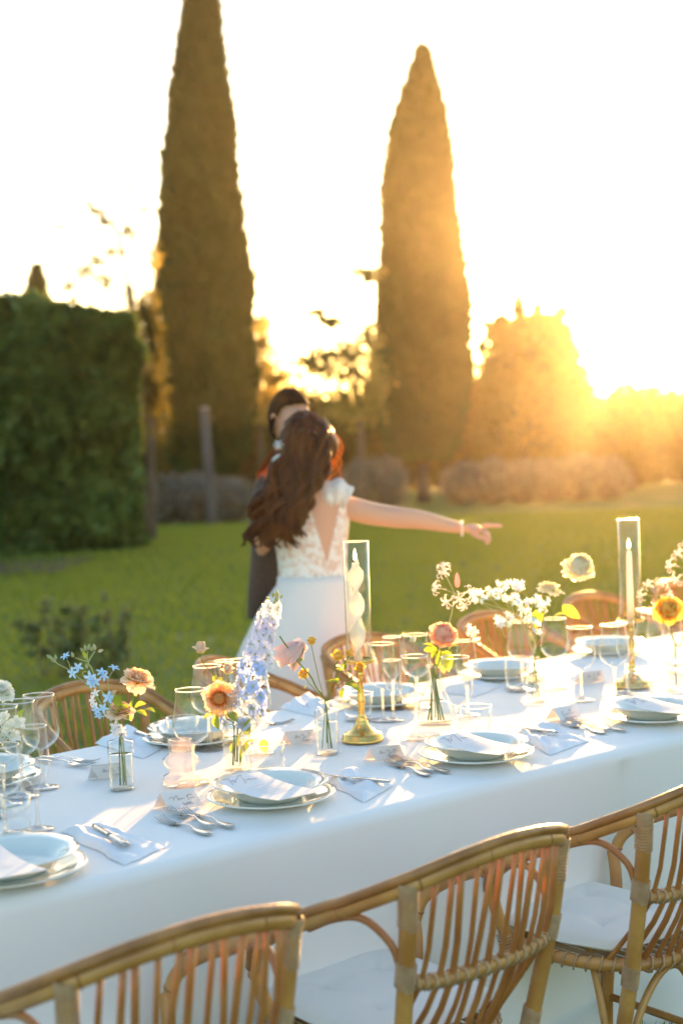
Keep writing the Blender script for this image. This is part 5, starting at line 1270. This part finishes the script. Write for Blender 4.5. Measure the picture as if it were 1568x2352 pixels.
def delmesh(m, mc):
    mb = MB()
    for k in range(5):
        a = k * 2 * math.pi / 5; ca, sa = math.cos(a), math.sin(a); V = []
        for j in range(5):
            tt = j / 4; w = .48 * math.sin(math.pi * (.14 + .66 * tt))
            for s in (-1, -.4, .4, 1): x = .05 + .95 * tt - .12 * s * s * tt; y = w * s; z = .30 * tt * tt + .10 * s * s + .07 * math.sin(s * 4 + k) * tt; V.append((x * ca - y * sa, x * sa + y * ca, z))
        mb.grid(V, 5, 4)
    return mb.mesh('floret', m)
DM = [delmesh(P_del, None), delmesh(P_lil, None), delmesh(P_bluew, None)]; eye_me = MB().lathe([(0, 0), (.16, .05), (.2, .2), (.08, .34), (0, .36)], 8).mesh('floret_eye', petalmat('floret_centre', (.65, .68, .45), (.5, .5, .3)))
sp = [atd(556, 1668, D5 + .03), atd(572, 1590, D5 + .02), atd(595, 1500, D5 + .02), atd(614, 1430, D5 + .02), atd(636, 1366, D5 + .02)]
stem(t, [inv(*VC, h=.02, dx=.005), n5 + Vector((.01, 0, 0))] + sp, .0024); S = spl(sp, 20)
for i in range(84):
    q = (i / 84) ** .95; c = S[min(int(q * (len(S) - 1)), len(S) - 1)]; a = i * 2.4; d = Vector((math.cos(a), -abs(math.sin(a)) * .9 if i % 3 else math.sin(a), .15)); rad = (.038 * (1 - q) + .015) * random.uniform(.75, 1.15); p = c + d.normalized() * rad * .9
    if q > .93: bud(t, p, d + Vector((0, 0, 1)), .012); continue
    me = DM[0] if q < .45 else DM[1] if q < .8 else DM[2]
    if random.random() < .22: me = DM[2]
    s = .0205 * (1 - .35 * q); F = Matrix.Translation(p - wloc(t)) @ frame(d) @ Matrix.Rotation(a, 4, 'Z') @ Matrix.Diagonal((s, s, s, 1)); inst('floret', me, t, F); inst('floret_eye', eye_me, t, F)
    if i % 2 == 0: stem(t, [c, p], .0007)
bud(t, atd(636, 1372, D5 + .02), (0.05, 0, 1), .018)

# vase 2: little yellow roses and the blush bloom
D2 = dep(*V2_); Vc = lambda x, y: (617 + x * .1852, 1451.8 + y * .1852)
def Q2(x, y, d=0): a, b = Vc(x, y); return atd(a, b, D2 + d)
nk = inv(*V2_, h=.134)
for lab, c, ax, s, path in (('small yellow rose right of the vase, below the candle dish', (870, 340), cdir(-.2, .5, .9), .026, [(740, 830), (760, 620), (820, 420)]), ('round yellow rosebud in front of the brass candlestick stem', (1125, 490), cdir(.1, .4, 1), .026, [(740, 850), (850, 680), (950, 600), (1060, 540)]),
        ('deep yellow rose low on the left of the middle bottle vase', (460, 560), cdir(-.5, .4, .8), .024, [(660, 830), (560, 700), (490, 620)]), ('yellow rosebud behind the blush bloom, top of the middle vase', (525, 150), cdir(.2, .3, 1), .020, [(690, 840), (630, 620), (580, 400), (540, 220)]), ('pale yellow small rose beside the candle base', (985, 300), cdir(.3, .2, .9), .020, [(740, 830), (800, 600), (900, 430), (960, 350)])):
    t = flower('yellow_rose', lab, 'rose', V2_); rc = Q2(*c); budrose(t, rc, ax, s, P_yel, P_yeld if 'deep' in lab or 'round' in lab else P_yel)
    stem(t, [inv(*V2_, h=.015, dx=random.uniform(-.015, .015)), nk] + [Q2(*q) for q in path] + [rc], .0012)
    if 'round' in lab:
        for x, y, dx, dz, sz in ((940, 470, 0, 1, .024), (920, 480, -.9, .25, .022), (935, 500, .95, .0, .022), (990, 590, .8, .5, .020), (870, 650, -.7, .4, .034), (830, 620, -.9, .1, .03), (850, 640, .1, .8, .024), (930, 640, .95, -.55, .055), (930, 690, -.25, -1, .030), (960, 640, .7, .2, .028)): leaf(t, Q2(x, y, -.01), cdir(dx, .35, dz), sz, random.random() * .6, LM, 1.15)
t = flower('blush_bloom', 'nodding blush pink bloom on a long green stem before the white dress', 'flower', V2_)
stem(t, [inv(*V2_, h=.03), nk, Q2(590, 690, -.01), Q2(520, 550, -.01), Q2(350, 350, -.01), Q2(135, 50, -.01)], .0024)
rc = Q2(440, 130, .02); bloom(t, rc, cdir(-.75, .15, -.62), [(5, .02, 30, .5, 1.0, P_pink, .5, .1, .05), (5, .02, 18, .5, 1.1, P_pink, .6, .0, .05), (4, .01, 8, .4, 1.15, P_pink, .7, -.1, .05)], .075)
stem(t, [Q2(350, 350, -.005), Q2(420, 260, .0), rc], .0014); bud(t, Q2(350, 370, -.01), cdir(.6, .3, .35), .020); leaf(t, Q2(340, 360, -.01), cdir(.9, .4, .15), .026, .3, LML); leaf(t, Q2(330, 360, -.01), cdir(-.2, .4, -.9), .018, .3, LML); leaf(t, Q2(500, 650, -.01), cdir(-.6, .4, -.5), .018, .3, LML)

# teardrop vase: coral ranunculus, nerine
DT = dep(*VT); Vd = lambda x, y: (862 + x * .2604, 1415.5 + y * .2604)
def QT(x, y, d=0): a, b = Vd(x, y); return atd(a, b, DT + d)
nT = inv(*VT, h=.16)
t = flower('coral_ranunculus', 'coral pink ranunculus with green leaves in the teardrop vase', 'ranunculus', VT)
rc = QT(600, 175, -.01) + Vector((0, .012, -.012)); ranun(t, rc, cdir(-.02, .62, .75), .052, P_corl, P_cor); stem(t, [inv(*VT, h=.012, dx=-.012), nT + Vector((-.004, 0, 0)), QT(560, 420), rc], .0032)
for x, y, dx, dz, s in ((540, 300, -.9, .1, .045), (500, 270, -.8, .3, .036), (570, 300, .1, -1, .07), (620, 300, .1, -1, .065), (640, 290, .8, .3, .034), (560, 290, -.5, -.5, .04)): leaf(t, QT(x, y, -.01), cdir(dx, .5, dz), s, random.random(), LML, 1.2)
for dx in (.015, .024, -.022, .008): stem(t, [inv(*VT, h=.012, dx=dx), inv(*VT, h=.07, dx=dx * .5), nT], .0026)
t = flower('white_bud', 'round white bud over the wine glass left of the coral ranunculus', 'bud', VT)
rc = QT(330, 225, .02); bloom(t, rc, cdir(0, .3, 1), [(5, .02, 22, .8, .9, P_white, .9, -.5, .02), (4, .02, 8, .6, .9, P_white, .9, -.5, .02)], .020); stem(t, [inv(*VT, h=.02, dx=-.02), nT, QT(400, 400, .02), rc], .0014)
t = flower('green_umbel', 'small cream and green blossom sprig right of the coral ranunculus', 'sprig', VT)
stem(t, [inv(*VT, h=.02, dx=.02), nT, QT(740, 330, .01), QT(850, 180, .01), QT(870, 100, .01)], .0012, M_stemp)
for i in range(11): x, y = 860 + random.uniform(-35, 55), 150 + random.uniform(-75, 70); stem(t, [QT(840, 220, .01), QT(x, y, .01)], .0008, M_stemp); star(t, QT(x, y, .01), cdir(random.uniform(-1, 1), .6, random.random()), .009, SBW)
def nermesh():
    mb = MB()
    for k in range(6):
        a = k * math.pi / 3; ca, sa = math.cos(a), math.sin(a); pts = []; x, z, ang = .03, .35, 1.15
        for j in range(15):
            pts.append((x * ca + .06 * math.sin(j * 1.3) * -sa, x * sa + .06 * math.sin(j * 1.3) * ca, z)); x += .105 * math.cos(ang); z += .105 * math.sin(ang); ang -= .10 + .032 * j
        mb.tube(pts, [.03, .05, .07, .085, .09, .095, .095, .095, .09, .085, .08, .075, .065, .05, .02], 6, flat=.35)
        mb.tube([(0, 0, .3), (.25 * math.cos(a + .5), .25 * math.sin(a + .5), 1.1)], .014, 4)
    mb.tube([(0, 0, -.7), (0, 0, 0), (0, 0, .4)], [.03, .035, .05], 6); return mb.mesh('floret', P_ner)
NM = nermesh()
def nerine(lab, vase, D, top, fl, path, budp_=None, s=.026):
    t = flower('nerine', lab, 'nerine lily', vase); c = atd(top[0], top[1], D)
    stem(t, [inv(*vase, h=.02), inv(*vase, h=.14)] + [atd(a, b, D) for a, b in path] + [c], .0023, M_stemp)
    for (px, py, dx, dt, dz) in fl:
        p = atd(px, py, D - .01 * dt); stem(t, [c, p], .0011, M_stemp); inst('floret', NM, t, Matrix.Translation(p - wloc(t)) @ frame(cdir(dx, dt, dz)) @ Matrix.Rotation(px, 4, 'Z') @ Matrix.Diagonal((s, s, s, 1)))
    if budp_: p = atd(*budp_, D); inst('bud', MB().lathe([(0, 0), (.14, .1), (.17, .45), (.10, .8), (0, 1)], 8).mesh('bud', P_bud), t, Matrix.Translation(p - wloc(t)) @ frame((0, 0, 1)) @ Matrix.Diagonal((.045, .045, .045, 1)))
    return t
nerine('white nerine lily with curled petals and a pink bud above the coral ranunculus', VT, DT + .03, (1043, 1362), [(1024, 1325, -.5, .4, .8), (1012, 1352, -1, .3, .2), (1032, 1378, -.6, .8, -.3), (1066, 1362, .8, .5, .2), (1058, 1382, .5, .7, -.6), (1050, 1372, .2, 1, -.1), (1020, 1312, -.2, .2, 1)], [(1012, 1480), (1034, 1420)], (1050, 1350))

# vase 3: blue white clusters and cream ranunculus
D3 = dep(*V3_); Ve = lambda x, y: ((1060 + x * .3061) * .9074, (1380 + y * .3061) * .9074)
def Q3(x, y, d=0): a, b = Ve(x, y); return atd(a, b, D3 + d)
n3 = inv(*V3_, h=.134)
t = flower('blue_white_cluster', 'branching sprig of tiny pale blue stars over the far bottle vase', 'blue flowers', V3_)
for path in ([(930, 880), (880, 720), (830, 600), (740, 540), (600, 500), (520, 470)], [(940, 880), (900, 750), (850, 640), (760, 590), (700, 600)], [(950, 860), (970, 720), (930, 560), (950, 480)]): stem(t, [inv(*V3_, h=.015), n3] + [Q3(*q) for q in path], .0016, M_stemp)
for (cx, cy, n, sx, sy) in ((500, 420, 9, 60, 40), (600, 400, 8, 55, 50), (680, 360, 8, 45, 50), (800, 340, 12, 70, 40), (760, 440, 9, 60, 50), (860, 500, 7, 50, 50), (940, 440, 8, 60, 40), (1040, 490, 7, 45, 50), (720, 620, 12, 80, 50), (900, 610, 10, 70, 40), (690, 660, 6, 40, 30), (960, 680, 5, 40, 40)):
    hub = Q3(cx, cy + 55)
    stem(t, [Q3(820 + (cx - 820) * .35, 600), Q3(cx * .75 + 205, cy + 100), hub], .0012, M_stemp)
    for k in range(n): p = Q3(cx + random.uniform(-sx, sx), cy + random.uniform(-sy, sy), random.uniform(-.03, .02)); stem(t, [hub, p], .0008, M_stemp); star(t, p, cdir(random.uniform(-1, 1), random.uniform(.2, 1), random.uniform(-.2, 1)), .0115, SBW if k % 3 else SB)
t = flower('cream_ranunculus', 'largest cream ranunculus, highest flower at the right', 'ranunculus', V3_)
rc = Q3(1310, 215, .02); ranun(t, rc, cdir(.12, .72, .66), .058, P_cream, P_creamd)
bloom(t, Q3(1270, 230, .0), cdir(-.3, .6, -.7), [(4, .02, 60, .6, .8, P_white, .4, .1, .05)], .040); bloom(t, Q3(1240, 190, .01), cdir(-1, .4, .1), [(2, .01, 30, .8, .9, P_white, .5, -.2, .05)], .036)
stem(t, [inv(*V3_, h=.015, dx=.01), n3, Q3(1010, 840), Q3(1100, 620), Q3(1140, 460), rc], .0018)
leaf(t, Q3(1100, 600, -.01), cdir(.9, .4, .2), .05, .2, LML, 1.2); leaf(t, Q3(1180, 500, -.01), cdir(.9, .5, -.7), .07, 1.2, LML)
t = flower('cream_ranunculus', 'smaller cream ranunculus seen from its side, left of the largest', 'ranunculus', V3_)
rc = Q3(1075, 375, .01); rose_open(t, rc, cdir(.2, .15, 1), .046, P_cream, P_creamd); stem(t, [inv(*V3_, h=.015, dx=-.01), n3, Q3(1020, 650), Q3(1060, 450), rc], .0018)
for x, y, dx, dz, s in ((980, 620, -.2, 1, .04), (1010, 640, .3, 1, .045), (970, 690, -.6, .5, .034)): leaf(t, Q3(x, y, -.01), cdir(dx, .5, dz), s, random.random(), LML, 1.3)

# right edge vase
D7 = dep(*V7)
t = flower('yellow_ranunculus', 'big golden yellow ranunculus with orange heart at the right edge', 'ranunculus', V7)
rc = atd(1534, 1404, D7 - .02) + Vector((0, .02, 0)); ranun(t, rc, cdir(-.05, .95, .25), .055, P_yel, P_yeld); stem(t, [inv(*V7, h=.015), inv(*V7, h=.134), atd(1546, 1470, D7), rc], .0022)
nerine('nerine lily at the right edge high above the yellow ranunculus', V7, D7 + .02, (1585, 1310), [(1548, 1300, -1, .4, .1), (1562, 1280, -.6, .4, .8), (1560, 1325, -.8, .6, -.5), (1575, 1262, -.3, .4, 1), (1600, 1290, .6, .5, .6)], [(1562, 1480), (1578, 1400)], s=.028)
nerine('nerine lily right of the taper candle behind the glasses', V7, D7 + .05, (1506, 1368), [(1492, 1350, -.6, .5, .7), (1514, 1346, .4, .4, .9), (1480, 1368, -1, .5, .1), (1526, 1366, .9, .5, .3), (1502, 1384, .1, .8, -.6)], [(1550, 1480), (1522, 1420)], s=.026)
t = flower('white_blossom', 'ruffled white blossom poking in at the left edge of the picture', 'flower', V0)
D0 = dep(*V0); rc = atd(2, 1588, D0); rose_open(t, rc, cdir(.3, .5, .7), .034, P_white, P_white); stem(t, [inv(*V0, h=.02), inv(*V0, h=.134), atd(-6, 1680, D0), rc], .0018)
t = flower('white_blossom', 'cluster of white blossoms low at the left edge, behind the wine glasses', 'flower', V0)
for px, py in ((20, 1672), (2, 1690), (40, 1660), (12, 1650), (30, 1690)): rc = atd(px, py, D0 + .01); bloom(t, rc, cdir(random.uniform(-.6, .6), .6, .6), [(5, .02, 70, .8, .9, P_white, .3, .2, .1), (4, .02, 35, .6, .7, P_white, .5, .1, .1)], .021); stem(t, [inv(*V0, h=.134), rc], .0012)
stem(t, [inv(*V0, h=.02), inv(*V0, h=.134)], .0014); leaf(t, atd(46, 1650, D0), cdir(.5, .4, .8), .03, 0, LML)
